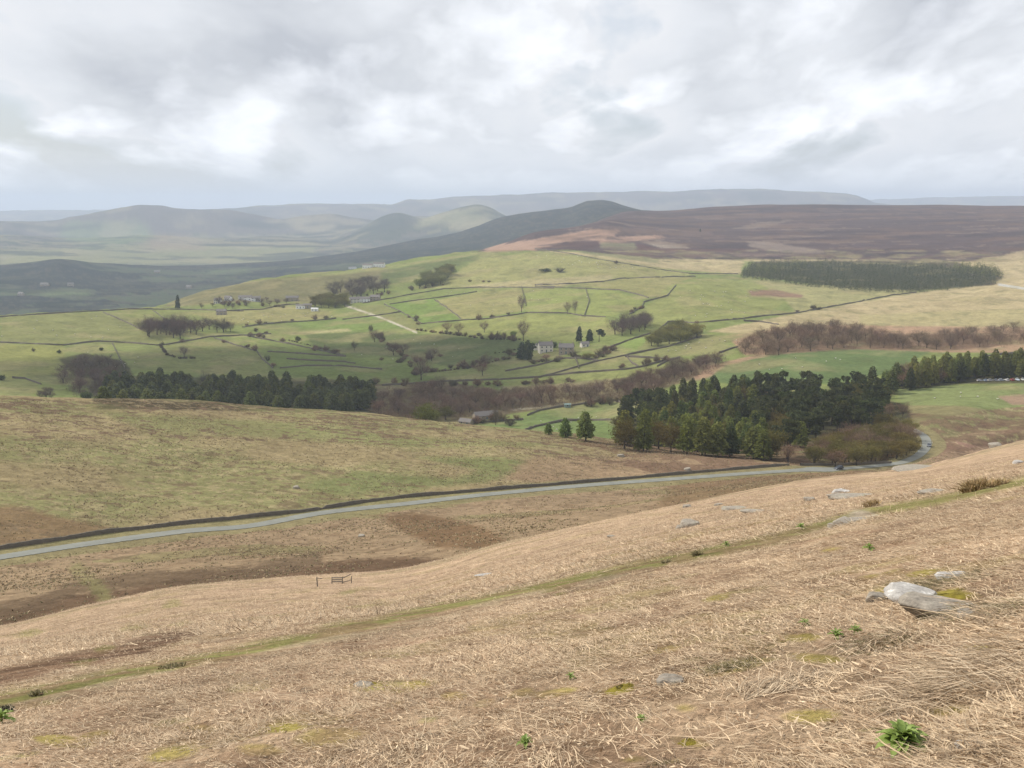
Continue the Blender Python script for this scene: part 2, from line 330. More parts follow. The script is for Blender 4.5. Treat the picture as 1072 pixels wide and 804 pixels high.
# --- fields
F2 = [
 (GRN, [(0, 329), (160, 325), (205, 345), (165, 361), (0, 358)]), ((.18, .2, .075), [(60, 362), (160, 361), (190, 376), (130, 384), (70, 380)]),
 ((.215, .215, .075), [(-60, 360), (65, 361), (68, 370), (76, 392), (-60, 398)]), (GRN, [(-60, 398), (40, 400), (30, 424), (-60, 424)]),
 ((.185, .20, .07), [(120, 323), (255, 326), (352, 318), (356, 333), (254, 342), (210, 338), (150, 345)]),
 (YEL, [(200, 328), (300, 321), (350, 326), (340, 334), (240, 340)]),
 (GRN2, [(165, 362), (220, 354), (275, 370), (290, 386), (300, 395), (200, 390), (130, 386)]),
 ((.15, .195, .06), [(300, 338), (400, 331), (436, 348), (395, 350), (340, 343), (290, 345)]), ((.30, .27, .14), [(302, 348), (365, 344), (368, 347), (305, 351)]),
 (DGR, [(320, 350), (400, 347), (440, 350), (545, 357), (560, 370), (510, 380), (470, 384), (420, 375), (330, 366)]),  # shaded field: cloud shade is painted in as a darker green
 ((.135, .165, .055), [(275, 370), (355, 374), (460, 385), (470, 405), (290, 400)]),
 (GRN, [(362, 321), (402, 319), (441, 339), (436, 347), (400, 333)]), ((.15, .205, .058), [(402, 319), (500, 306), (546, 301), (551, 328), (484, 336), (441, 339)]),
 (YEL, [(455, 314), (500, 306), (546, 301), (549, 326), (484, 335)]), ((.205, .225, .075), [(547, 301), (640, 304), (674, 314), (674, 322), (640, 331), (552, 328)]),
 ((.215, .225, .08), [(436, 347), (484, 336), (551, 328), (609, 331), (635, 333), (650, 340), (600, 358), (550, 357), (492, 353)]),
 ((.245, .235, .098), [(430, 302), (470, 290), (500, 272), (560, 263), (640, 272), (728, 287), (700, 291), (640, 293), (600, 298), (520, 300)]),
 ((.30, .26, .14), [(480, 300), (560, 292), (640, 288), (640, 293), (590, 299), (500, 302)]),
 ((.23, .215, .09), [(600, 299), (650, 291), (728, 289), (705, 298), (690, 312), (650, 304)]),
 ((.205, .215, .078), [(674, 322), (700, 300), (740, 290), (790, 296), (830, 310), (800, 331), (728, 338), (700, 345), (670, 340), (660, 330)]),
 ((.27, .25, .12), [(790, 294), (960, 304), (900, 316), (833, 328), (820, 312)]), ((.20, .125, .09), [(783, 304), (810, 303), (842, 309), (840, 312), (786, 310)]),
 (TAN, [(740, 347), (835, 328), (900, 316), (960, 306), (1048, 296), (1300, 290), (1300, 352), (1000, 352), (850, 345), (790, 350)]),
 ((.30, .26, .135), [(900, 330), (1000, 325), (1300, 318), (1300, 340), (900, 342)]),
 (PNK, [(760, 352), (850, 340), (1000, 342), (1300, 345), (1300, 372), (900, 368), (780, 372)]),
 ((.18, .12, .08), [(800, 350), (1000, 350), (1072, 356), (1030, 366), (800, 368)]),
 (GRN, [(640, 366), (690, 345), (740, 350), (780, 352), (700, 376), (640, 389), (570, 396), (590, 386)]), ((.17, .22, .065), [(640, 365), (690, 346), (660, 372)]),
 ((.21, .22, .08), [(529, 399), (566, 396), (640, 389), (700, 378), (690, 390), (600, 405), (540, 410)]),
 (GRN2, [(441, 392), (520, 378), (591, 373), (625, 378), (590, 388), (566, 395), (480, 399)]),
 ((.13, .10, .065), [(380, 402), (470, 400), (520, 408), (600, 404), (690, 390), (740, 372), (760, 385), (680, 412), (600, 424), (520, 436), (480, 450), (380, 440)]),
 ((.26, .215, .12), [(520, 405), (580, 402), (640, 396), (640, 404), (560, 415)]),
 ((.125, .165, .06), [(500, 446), (600, 426), (640, 420), (672, 423), (690, 440), (660, 462), (560, 456)]),
 ((.165, .175, .075), [(620, 432), (660, 424), (680, 436), (640, 446)]), ((.19, .17, .08), [(640, 420), (672, 414), (668, 425)]),
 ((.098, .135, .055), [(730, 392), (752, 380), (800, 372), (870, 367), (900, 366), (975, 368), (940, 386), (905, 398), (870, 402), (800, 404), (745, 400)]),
 (PNK, [(720, 400), (742, 383), (800, 370), (806, 373), (760, 382), (744, 394)]),
 ((.165, .19, .078), [(940, 408), (1000, 404), (1300, 396), (1300, 446), (970, 448), (945, 436)]),
 ((.27, .185, .13), [(1044, 415), (1080, 412), (1300, 412), (1300, 424), (1060, 424)]),
 ((.19, .165, .085), [(940, 424), (1010, 425), (1072, 436), (1300, 432), (1300, 448), (960, 452)]), (BRN, [(950, 432), (1072, 442), (1300, 440), (1300, 448), (950, 455)]),
 ((.155, .14, .075), [(195, 305), (280, 292), (363, 284), (420, 281), (400, 300), (350, 315), (230, 317), (170, 322)]), (DGR, [(400, 284), (480, 268), (505, 264), (500, 272), (460, 284), (420, 296), (400, 300)]),
 ((.21, .22, .09), [(290, 293), (363, 283.5), (420, 276), (500, 264), (500, 267), (420, 279), (363, 287)]),
]
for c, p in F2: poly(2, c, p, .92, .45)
poly(1, (.25, .155, .115), [(972, 482), (985, 466), (1010, 455), (1072, 447), (1300, 436), (1300, 500), (972, 500)], .95, .5, [1, 2])
poly(1, (.165, .15, .075), [(950, 452), (972, 458), (985, 462), (1010, 452), (1072, 445), (1300, 440), (1300, 434), (950, 436)], .9, .5, [1, 2])
stroke(2, (.42, .38, .30), [(362, 320), (400, 333), (436, 348)], 1.0, .9, .6, .2); stroke(2, (.40, .40, .38), [(1046, 298), (1072, 302), (1090, 304)], 1.2, .9, .6, .2)
stroke(2, (.35, .32, .24), [(536, 429), (560, 427), (590, 423)], .9, .7, .6, .5)
# --- woods: dark floor
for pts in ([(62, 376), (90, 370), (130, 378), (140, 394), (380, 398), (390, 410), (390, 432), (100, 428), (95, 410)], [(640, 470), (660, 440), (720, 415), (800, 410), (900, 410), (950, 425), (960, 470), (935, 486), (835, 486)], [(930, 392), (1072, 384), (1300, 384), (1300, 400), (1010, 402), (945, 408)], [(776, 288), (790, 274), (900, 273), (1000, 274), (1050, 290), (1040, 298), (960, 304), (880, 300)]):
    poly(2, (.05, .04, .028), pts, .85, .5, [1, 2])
# --- mid slope
m1 = lay == 1
gn = fbm(X_/70, Y_/40, 61, 5); gf = fbm(X_/9, Y_/9, 62, 4)
beyond = m1 & (RB > K(7)+4); belowr = m1 & (RB <= K(7))
blend(beyond, (.20, .195, .088), sstep(gn, -.14, .06)*.85); blend(beyond & (fbm(X_/3, Y_/2.2, 63, 4) > .08), (.31, .25, .145), .55); blend(beyond & (fbm(X_/3.3, Y_/2.0, 64, 4) > .17), (.16, .12, .07), .6)
blend(belowr, (.28, .20, .13), .8); blend(belowr & (gn > .05), (.21, .19, .09), .6); blend(belowr & (fbm(X_/3.5, Y_/2.5, 65, 4) < -.13), (.19, .13, .08), .6)
poly(1, (.165, .18, .075), [(320, 510), (380, 494), (470, 500), (500, 492), (430, 478), (540, 480), (560, 488), (520, 500), (430, 513), (360, 520)], .8, 2)
poly(1, (.17, .185, .075), [(100, 430), (300, 442), (440, 458), (560, 462), (600, 468), (470, 470), (330, 462), (150, 450)], .6, 2)
poly(1, (.27, .185, .12), [(560, 478), (700, 478), (830, 484), (830, 492), (700, 498), (560, 505), (520, 500)], .75, 2)
poly(1, RUST, [(-60, 532), (20, 530), (60, 541), (118, 552), (60, 566), (-60, 578)], .8, 1.5)
crest = m1 & (RB > K(9)-75) & (RB < K(9)+20)
blend(crest & (fbm(X_/5, Y_/2.6, 67, 5)+.5*gn > .09), (.14, .095, .065), .85)
blend(m1 & (RB > K(9)-60) & (UU > 600) & (n12 > -.1), (.15, .095, .065), .7)
blend(m1 & (fbm(X_/6, Y_/3, 66, 4)+.4*gn > .20), (.155, .115, .07), .7)
poly(1, (.155, .098, .055), [(402, 541), (440, 538), (480, 545), (515, 556), (538, 571), (500, 575), (455, 573), (420, 556)], .85, 1.3)
poly(1, (.18, .12, .07), [(700, 502), (800, 492), (900, 492), (900, 505), (820, 514), (700, 545), (690, 530)], .8, 1.5)
stroke(1, (.115, .075, .048), [(0, 652), (60, 636), (130, 625), (200, 610), (280, 604), (330, 600), (400, 592), (470, 590)], [14, 12, 9, 10, 9, 10, 8, 5], .95)
stroke(1, (.12, .085, .055), [(0, 640), (40, 632), (80, 615), (150, 606), (250, 602), (330, 585)], 8, .75)
stroke(1, (.19, .18, .08), [(80, 596), (105, 618), (112, 628)], 7, .6, 1, 2)
C[m1] *= .90
blend(m1 & (ROADD < 8.5), (.20, .18, .09), .75)
# --- near slope
m0 = lay == 0
a0 = fbm(X_/9, Y_/9, 71, 5); a1 = fbm(X_/2.2, Y_/2.2, 72, 4)
blend(m0 & (a0 > .08), (.385, .275, .19), .6); blend(m0 & (a1 > .14), (.24, .20, .085), .55); blend(m0 & (a1 < -.17), (.22, .15, .10), .6)
blend(m0 & (RB > 40), (.36, .262, .18), .4)
blend(m0 & (RB > K(4)*.8) & (a0 < -.05), (.25, .20, .12), .6)
blend(m0 & (RB > K(4)*1.03), (.15, .1, .065), .6)
poly(0, (.10, .062, .045), [(-80, 712), (0, 699), (60, 688), (125, 674), (175, 660), (215, 661), (160, 683), (110, 694), (50, 706), (0, 717), (-80, 732)], .92, .8)
PATH = [(-60, 752), (0, 735), (40, 726), (134, 704), (188, 696), (248, 684), (302, 672), (360, 660), (441, 642), (541, 620), (595, 609), (642, 599), (682, 591), (738, 579.5), (766, 574), (808, 565), (836, 557), (870, 547), (906, 536), (940, 531), (970, 526), (1026, 514), (1072, 504), (1140, 488)]
PW = [11, 9, 8, 8, 8, 8, 7, 7, 7, 6, 6, 6, 6, 5, 5, 4, 4, 4, 5, 5, 5, 5, 5, 5]
DIRT = [(u, v+w*.95) for (u, v), w in zip(PATH, PW)]
stroke(0, (.23, .20, .095), PATH, [w*1.2 for w in PW], .75, 1.2, 1.3); stroke(0, (.175, .175, .062), PATH[:13]+PATH[17:], [w*.8 for w in PW[:13]+PW[17:]], .8, 1.2, 1.5)
stroke(0, (.30, .235, .155), DIRT[:13], [3.2]*13, .85); stroke(0, (.15, .105, .07), [(u, v+5) for u, v in DIRT[:13]], [2.0]*13, .6)
poly(0, (.36, .31, .24), [(880, 548), (892, 534), (905, 534), (925, 541), (900, 543)], .9, .3)
MOSS = [(645, 724, 26, 6), (580, 726, 20, 4), (385, 718, 18, 4), (430, 718, 22, 4), (475, 728, 12, 4), (350, 772, 34, 9), (545, 725, 12, 4), (715, 741, 22, 8), (752, 626, 12, 3), (912, 604, 12, 3), (935, 600, 16, 4), (965, 600, 18, 4),
        (975, 625, 26, 7), (720, 776, 26, 8), (930, 618, 18, 4), (700, 680, 12, 3), (840, 668, 20, 4), (860, 690, 26, 5), (955, 700, 10, 4), (1000, 625, 20, 6), (60, 775, 24, 5), (100, 770, 14, 4), (210, 763, 16, 3), (300, 762, 20, 4), (870, 575, 16, 3), (760, 700, 30, 7), (180, 790, 20, 6), (270, 785, 20, 6), (990, 745, 40, 8), (850, 750, 30, 8), (1030, 680, 30, 6), (660, 795, 24, 6)]
for u, v, a, b in MOSS: blob(0, (.29, .25, .05), u, v, a*1.15, b*1.15, .65, random.uniform(-.2, .1))
for k in range(40): blob(0, (.19, .19, .06), random.uniform(0, 1072), random.uniform(610, 800), random.uniform(10, 28), random.uniform(2, 5), .5, -.15)
# broad hue drift
blend(m0 & (RB < 40), (.235, .155, .10), sstep(40-RB, 0, 20)*sstep(fbm(X_*1.6, Y_*1.6, 121, 4), -.12, .12)*.7)
mf = lay == 2; nh = fbm(X_/45, Y_/45, 111, 5); nq = fbm(X_/14, Y_/14, 112, 4)
blend(mf & (VV > 262), (.25, .215, .11), sstep(nh, .0, .22)*.55); blend(mf & (VV > 262), (.10, .11, .05), sstep(-nq, .06, .22)*.35)
blend(lay == 4, (.24, .21, .13), sstep(fbm(X_/260, Y_/260, 113, 5), .04, .14)*.5); blend(lay == 4, (.03, .04, .035), sstep(fbm(X_/420, Y_/180, 114, 5), .03, .15)*.75); blend(lay == 3, (.07, .07, .05), sstep(fbm(X_/120, Y_/60, 115, 5), .03, .2)*.5)
C *= (1+.16*n12+.10*n3+.10*n60)[..., None]
C = np.clip(C, .01, .8)
GRAIN = np.where(lay == 0, 1, np.where(lay == 1, .8, np.where(lay == 2, .35, .2))).astype(np.float32)
mt, nt, b = new_mat('ground_cover')
at = nd(nt, 'ShaderNodeAttribute', attribute_name='cover'); tc = nd(nt, 'ShaderNodeTexCoord'); pos = tc.outputs['Object']
# straw flecks, tussocks and broad patches
f1 = ramp(nt, noise(nt, pos, 14, 5, .8), [(.32, g3(.6)), (.5, g3(.98)), (.68, g3(1.4))])
f2 = ramp(nt, noise(nt, pos, 2.6, 6, .85), [(.3, g3(.66)), (.5, g3(1.0)), (.7, g3(1.34))])
f3 = ramp(nt, noise(nt, pos, .22, 5, .7), [(.3, g3(.72)), (.5, g3(1.0)), (.7, g3(1.25))])
f4 = ramp(nt, noise(nt, pos, .02, 5, .65), [(.3, g3(.86)), (.7, g3(1.13))])
c1 = mixc(nt, 'MULTIPLY', at.outputs['Alpha'], at.outputs['Color'], f1)
c1 = mixc(nt, 'MULTIPLY', at.outputs['Alpha'], c1, f2)
f5 = ramp(nt, noise(nt, pos, .75, 6, .8), [(.3, g3(.62)), (.5, g3(1.0)), (.7, g3(1.36))]); c1 = mixc(nt, 'MULTIPLY', at.outputs['Alpha'], c1, f5)
c1 = mixc(nt, 'MULTIPLY', .85, c1, f3); c1 = mixc(nt, 'MULTIPLY', 1.0, c1, f4)
nt.links.new(c1, b.inputs['Base Color'])
bp = nd(nt, 'ShaderNodeBump', i_Strength=.6, i_Distance=.22)
nt.links.new(noise(nt, pos, 2.2, 6, .85), bp.inputs['Height']); nt.links.new(bp.outputs[0], b.inputs['Normal'])
b.inputs['Roughness'].default_value = 1; b.inputs['Specular IOR Level'].default_value = 0
V = np.stack([XX, YY, Z], -1).reshape(-1, 3)
V = np.concatenate([V, [[0, 0, -EYE]]])
I = np.arange(NA*NR).reshape(NA, NR)
q = np.stack([I[:-1, :-1], I[1:, :-1], I[1:, 1:], I[:-1, 1:]], -1).reshape(-1, 4)
cc = np.concatenate([C.reshape(-1, 3), GRAIN.reshape(-1, 1)], 1); cc = np.concatenate([cc, [[.3, .2, .13, 1]]])
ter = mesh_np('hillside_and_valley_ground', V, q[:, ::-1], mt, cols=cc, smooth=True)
tag(ter, kind='structure')
# the bit of hillside under and behind the photographer
vv = []; nb = 64; rb = [0.0001, .6, 3, 12, 40, 120]
def z_back(a, r):
    return -EYE + r*.20*(-math.cos(a)) - .12*r*math.sin(-a)*0 if r > .7 else -EYE-.01
for r in rb:
    for k in range(nb+1):
        a = math.radians(88)+k/nb*math.radians(184)
        edge = float(zat(np.array([AZ[-1] if k < nb/2 else AZ[0]]), np.array([r]))[0]) if r > .7 else -EYE
        w = math.sin(math.pi*k/nb)
        vv.append((math.sin(a)*r, math.cos(a)*r, edge*(1-w)+w*(-EYE+.22*r) if r > .7 else -EYE))
fi = [(i*(nb+1)+k, i*(nb+1)+k+1, (i+1)*(nb+1)+k+1, (i+1)*(nb+1)+k) for i in range(len(rb)-1) for k in range(nb)]
bk = mesh_np('ground_behind', vv, fi, mt, cols=np.tile(np.array([[.34, .25, .17, 1]]), (len(vv), 1)), smooth=True); tag(bk, kind='structure')
# ------------------------------------------------------------------ materials for built things
def simple(name, col, rough=.85, var=.25, scale=3.0, spec=.2, metal=0, objcol=False, bump=0, coord='Object', hi=None):
    m, nt, b = new_mat(name); tc = nd(nt, 'ShaderNodeTexCoord'); pos = tc.outputs[coord]
    c = mixc(nt, 'MIX', noise(nt, pos, scale, 5, .7), tuple(x*(1-var) for x in col), hi or tuple(min(1, x*(1+var)) for x in col))
    if objcol:
        oi = nd(nt, 'ShaderNodeObjectInfo'); c = mixc(nt, 'MULTIPLY', 1.0, c, oi.outputs['Color'])
    nt.links.new(c, b.inputs['Base Color']); b.inputs['Roughness'].default_value = rough; b.inputs['Specular IOR Level'].default_value = spec; b.inputs['Metallic'].default_value = metal
    if bump:
        bp = nd(nt, 'ShaderNodeBump', i_Strength=.8, i_Distance=bump); nt.links.new(noise(nt, pos, scale*2, 5, .75), bp.inputs['Height']); nt.links.new(bp.outputs[0], b.inputs['Normal'])
    return m
M = dict(
 stonewall=simple('gritstone_walling', (.115, .098, .075), scale=1.1, var=.6, bump=.15),
 road=simple('tarmac', (.20, .205, .18), scale=.22, var=.38, bump=.02), verge=simple('verge', (.3, .25, .15)),
 bark=simple('bark', (.06, .048, .038), scale=4, var=.4), house=simple('house_stone', (.33, .28, .22), scale=1.2, var=.25),
 cream=simple('rendered_wall', (.62, .58, .50), scale=.6, var=.1), roof=simple('stone_slate', (.17, .155, .145), scale=1.5, var=.3),
 glass=simple('window_glass', (.03, .035, .04), rough=.15, spec=.6, var=.1), door=simple('painted_door', (.12, .16, .18)), white=simple('white_cladding', (.78, .78, .76), var=.06, scale=.5),
 tin=simple('green_tin', (.20, .27, .26), var=.12), wood=simple('weathered_wood', (.20, .175, .145), scale=9, var=.4),
 rock=None, paint=simple('car_paint', (1, 1, 1), rough=.28, spec=.6, var=.02, objcol=True), tyre=simple('tyre', (.02, .02, .02)), rim=simple('rim', (.45, .45, .46), rough=.35, metal=.7, var=.05),
 lamp=simple('lamp_lens', (.6, .6, .58), rough=.15, spec=.6, var=.03), red=simple('tail_lamp', (.35, .02, .02), rough=.2, spec=.5, var=.05), wool=simple('wool', (.68, .64, .56), scale=12, var=.12), face=simple('sheep_face', (.16, .13, .11)))
def foliage(name, lo, hi, trans=.0, s=1.6):
    m, nt, b = new_mat(name); tc = nd(nt, 'ShaderNodeTexCoord'); oi = nd(nt, 'ShaderNodeObjectInfo')
    c = mixc(nt, 'MIX', ramp(nt, noise(nt, tc.outputs['Object'], s, 4, .8), [(.3, g3(0)), (.7, g3(1))]), lo, hi)
    c = mixc(nt, 'MULTIPLY', 1.0, c, oi.outputs['Color']); nt.links.new(c, b.inputs['Base Color']); b.inputs['Roughness'].default_value = .8
    if trans:
        tr = nd(nt, 'ShaderNodeBsdfTranslucent'); nt.links.new(c, tr.inputs[0]); mx = nd(nt, 'ShaderNodeMixShader'); mx.inputs[0].default_value = trans
        nt.links.new(b.outputs[0], mx.inputs[1]); nt.links.new(tr.outputs[0], mx.inputs[2]); nt.links.new(mx.outputs[0], nt.nodes['Material Output'].inputs[0])
    return m
M['needle'] = foliage('needles', (.032, .038, .018), (.10, .112, .042), .25, .5); M['larch'] = foliage('fresh_needles', (.085, .100, .030), (.20, .215, .066), .35, .5)
M['twig'] = foliage('bare_twigs', (.105, .082, .066), (.24, .19, .15), 0, .35); M['leaf'] = foliage('young_leaves', (.10, .105, .040), (.23, .235, .09), .3, .35)
# ------------------------------------------------------------------ generic mesh pieces
def tube_np(p, r, n=6):
    """polyline p with radii r -> verts, quads"""
    p = [Vector(q) for q in p]; V = []; F = []
    for i, q in enumerate(p):
        d = (p[min(i+1, len(p)-1)]-p[max(i-1, 0)]).normalized(); a = d.orthogonal().normalized(); c = d.cross(a)
        for k in range(n):
            t = 2*math.pi*k/n; V.append(tuple(q+a*math.cos(t)*r[i]+c*math.sin(t)*r[i]))
    for i in range(len(p)-1):
        for k in range(n): F.append((i*n+k, i*n+(k+1) % n, (i+1)*n+(k+1) % n, (i+1)*n+k))
    return V, F
class MB:
    def __init__(s): s.v = []; s.f = []
    def add(s, V, F):
        o = len(s.v); s.v += [tuple(x) for x in V]; s.f += [tuple(i+o for i in f) for f in F]; return s
    def tube(s, p, r, n=6):
        s.add(*tube_np(p, r if hasattr(r, '__len__') else [r]*len(p), n)); return s
    def box(s, c, d, rz=0, bev=0, taper=1, ry=0, rx=0):
        x, y, z = (q/2 for q in d); V = [(i*x*(taper if k > 0 else 1), j*y*(taper if k > 0 else 1), k*z) for k in (-1, 1) for j in (-1, 1) for i in (-1, 1)]
        mtx = Matrix.Translation(c) @ Matrix.Rotation(rz, 4, 'Z') @ Matrix.Rotation(ry, 4, 'Y') @ Matrix.Rotation(rx, 4, 'X')
        s.add([mtx @ Vector(v) for v in V], [(0, 2, 3, 1), (4, 5, 7, 6), (0, 1, 5, 4), (2, 6, 7, 3), (0, 4, 6, 2), (1, 3, 7, 5)]); return s
    def cyl(s, a, b, r, n=12, r2=None):
        V, F = tube_np([a, b], [r, r if r2 is None else r2], n); o = len(V)
        F = list(F)+[tuple(range(n))[::-1], tuple(range(n, 2*n))]; s.add(V, F); return s
    def build(s, name, mat, parent=None, smooth=False):
        me = bpy.data.meshes.new(name); me.from_pydata(s.v, [], s.f); me.materials.append(mat); me.update()
        if smooth:
            for p in me.polygons: p.use_smooth = True
        o = bpy.data.objects.new(name, me); COL.objects.link(o)
        if parent: o.parent = parent
        return o
def empty(name, loc, rz=0, label=None, cat=None, group=None):
    o = bpy.data.objects.new(name, None); COL.objects.link(o); o.location = loc; o.rotation_euler = (0, 0, rz); o.empty_display_size = .2
    return tag(o, label, cat, group)
def copy_tree(o, parent=None):
    c = o.copy(); COL.objects.link(c); c.parent = parent
    for ch in o.children: copy_tree(ch, c)
    return c
def wipe(o):
    for ch in list(o.children): wipe(ch)
    bpy.data.objects.remove(o)
def resample(pts, step):
    out = []
    for (a, b), (c, d) in zip(pts[:-1], pts[1:]):
        n = max(1, int(math.hypot(c-a, (d-b)*2)/step))
        out += [(a+(c-a)*k/n, b+(d-b)*k/n) for k in range(n)]
    return out+[pts[-1]]
# ------------------------------------------------------------------ road
def ribbon(name, line, w, mat, lift, cross=6):
    V = []; F = []; n = len(line)
    for i, p in enumerate(line):
        d = (Vector(line[min(i+1, n-1)])-Vector(line[max(i-1, 0)])); s = Vector((d.y, -d.x, 0)).normalized()
        ww = (w(i/(n-1)) if callable(w) else w)*(1+.04*math.sin(i*1.7)+random.uniform(-.05, .05))
        for k in range(cross+1):
            q = Vector(p)+s*ww*(k/cross-.5); V.append((q.x, q.y, p[2]+lift+.05*(1-abs(k/cross-.5)*2)))
    for i in range(n-1):
        for k in range(cross): a = i*(cross+1)+k; F.append((a, a+1, a+cross+2, a+cross+1))
    o = mesh_np(name, V, np.array(F)[:, ::-1], mat, smooth=True); return o
RD2 = [ROAD[i].lerp(ROAD[i+1], k/6) for i in range(len(ROAD)-1) for k in range(6)]
rd = ribbon('road', [tuple(p) for p in RD2], lambda t: 4.3+(5*math.exp(-((t-.585)/.018)**2)), M['road'], .10); tag(rd, kind='structure')
def xyline(pxs, rmin, step=4): return [P(u, v, rmin) for u, v in resample(pxs, step)]
# ------------------------------------------------------------------ dry stone walls
def wall(pxs, label, rmin=560, h=1.35, th=.6, step=4, name='dry_stone_wall', line=None, mat=None, rough=.16, gaps=0):
    L = line or xyline(pxs, rmin, step); V = []; F = []; pts = []
    for a, b in zip(L[:-1], L[1:]):
        n = max(1, min(60, int((b-a).length/(3.0 if a.length > 700 else 1.6))))
        for k in range(n): q = a.lerp(b, k/n); pts.append(Vector((q.x, q.y, ground(q.x, q.y))))
    q = L[-1]; pts.append(Vector((q.x, q.y, ground(q.x, q.y))))
    n = len(pts); ph = random.uniform(0, 99)
    for i, p in enumerate(pts):
        d = pts[min(i+1, n-1)]-pts[max(i-1, 0)]; s = Vector((d.y, -d.x, 0)).normalized()*th/2
        hh = h*(1+rough*math.sin(i*.37+ph)+random.uniform(-rough, rough))
        if gaps and random.random() < gaps: hh *= .35
        for sg, z in ((-1, -.5), (-.75, hh), (.75, hh*(.96)), (1, -.5)): V.append((p.x+s.x*sg, p.y+s.y*sg, p.z+z))
    for i in range(n-1):
        for k in range(3): a = i*4+k; F.append((a, a+1, a+5, a+4))
    F += [(0, 1, 2, 3), ((n-1)*4+3, (n-1)*4+2, (n-1)*4+1, (n-1)*4)]
    o = mesh_np(name, V, np.array(F), mat or M['stonewall']); return tag(o, label, 'wall', 'dry stone walls dividing the fields')
road_wall_px = [(-60, 583), (0, 574.5), (112, 557.5), (224, 545), (313, 536), (400, 523), (433, 519.5), (527, 511.5), (638, 502.5), (740, 493.5), (826, 486.5)]
wl = []
for p in ROAD:   # follows the verge on the valley side of the road
    pass
wall(None, 'long dark dry stone wall beside the lane below the moor', line=[P(u, v+.6, 228) for u, v in resample(road_wall_px, 5)], h=1.0, rough=.12, gaps=.004)
wall([(838, 487.4), (880, 487.4), (933, 485)], 'dark wall between the lane and the brown trees at the bend', rmin=400, h=1.0, rough=.08)
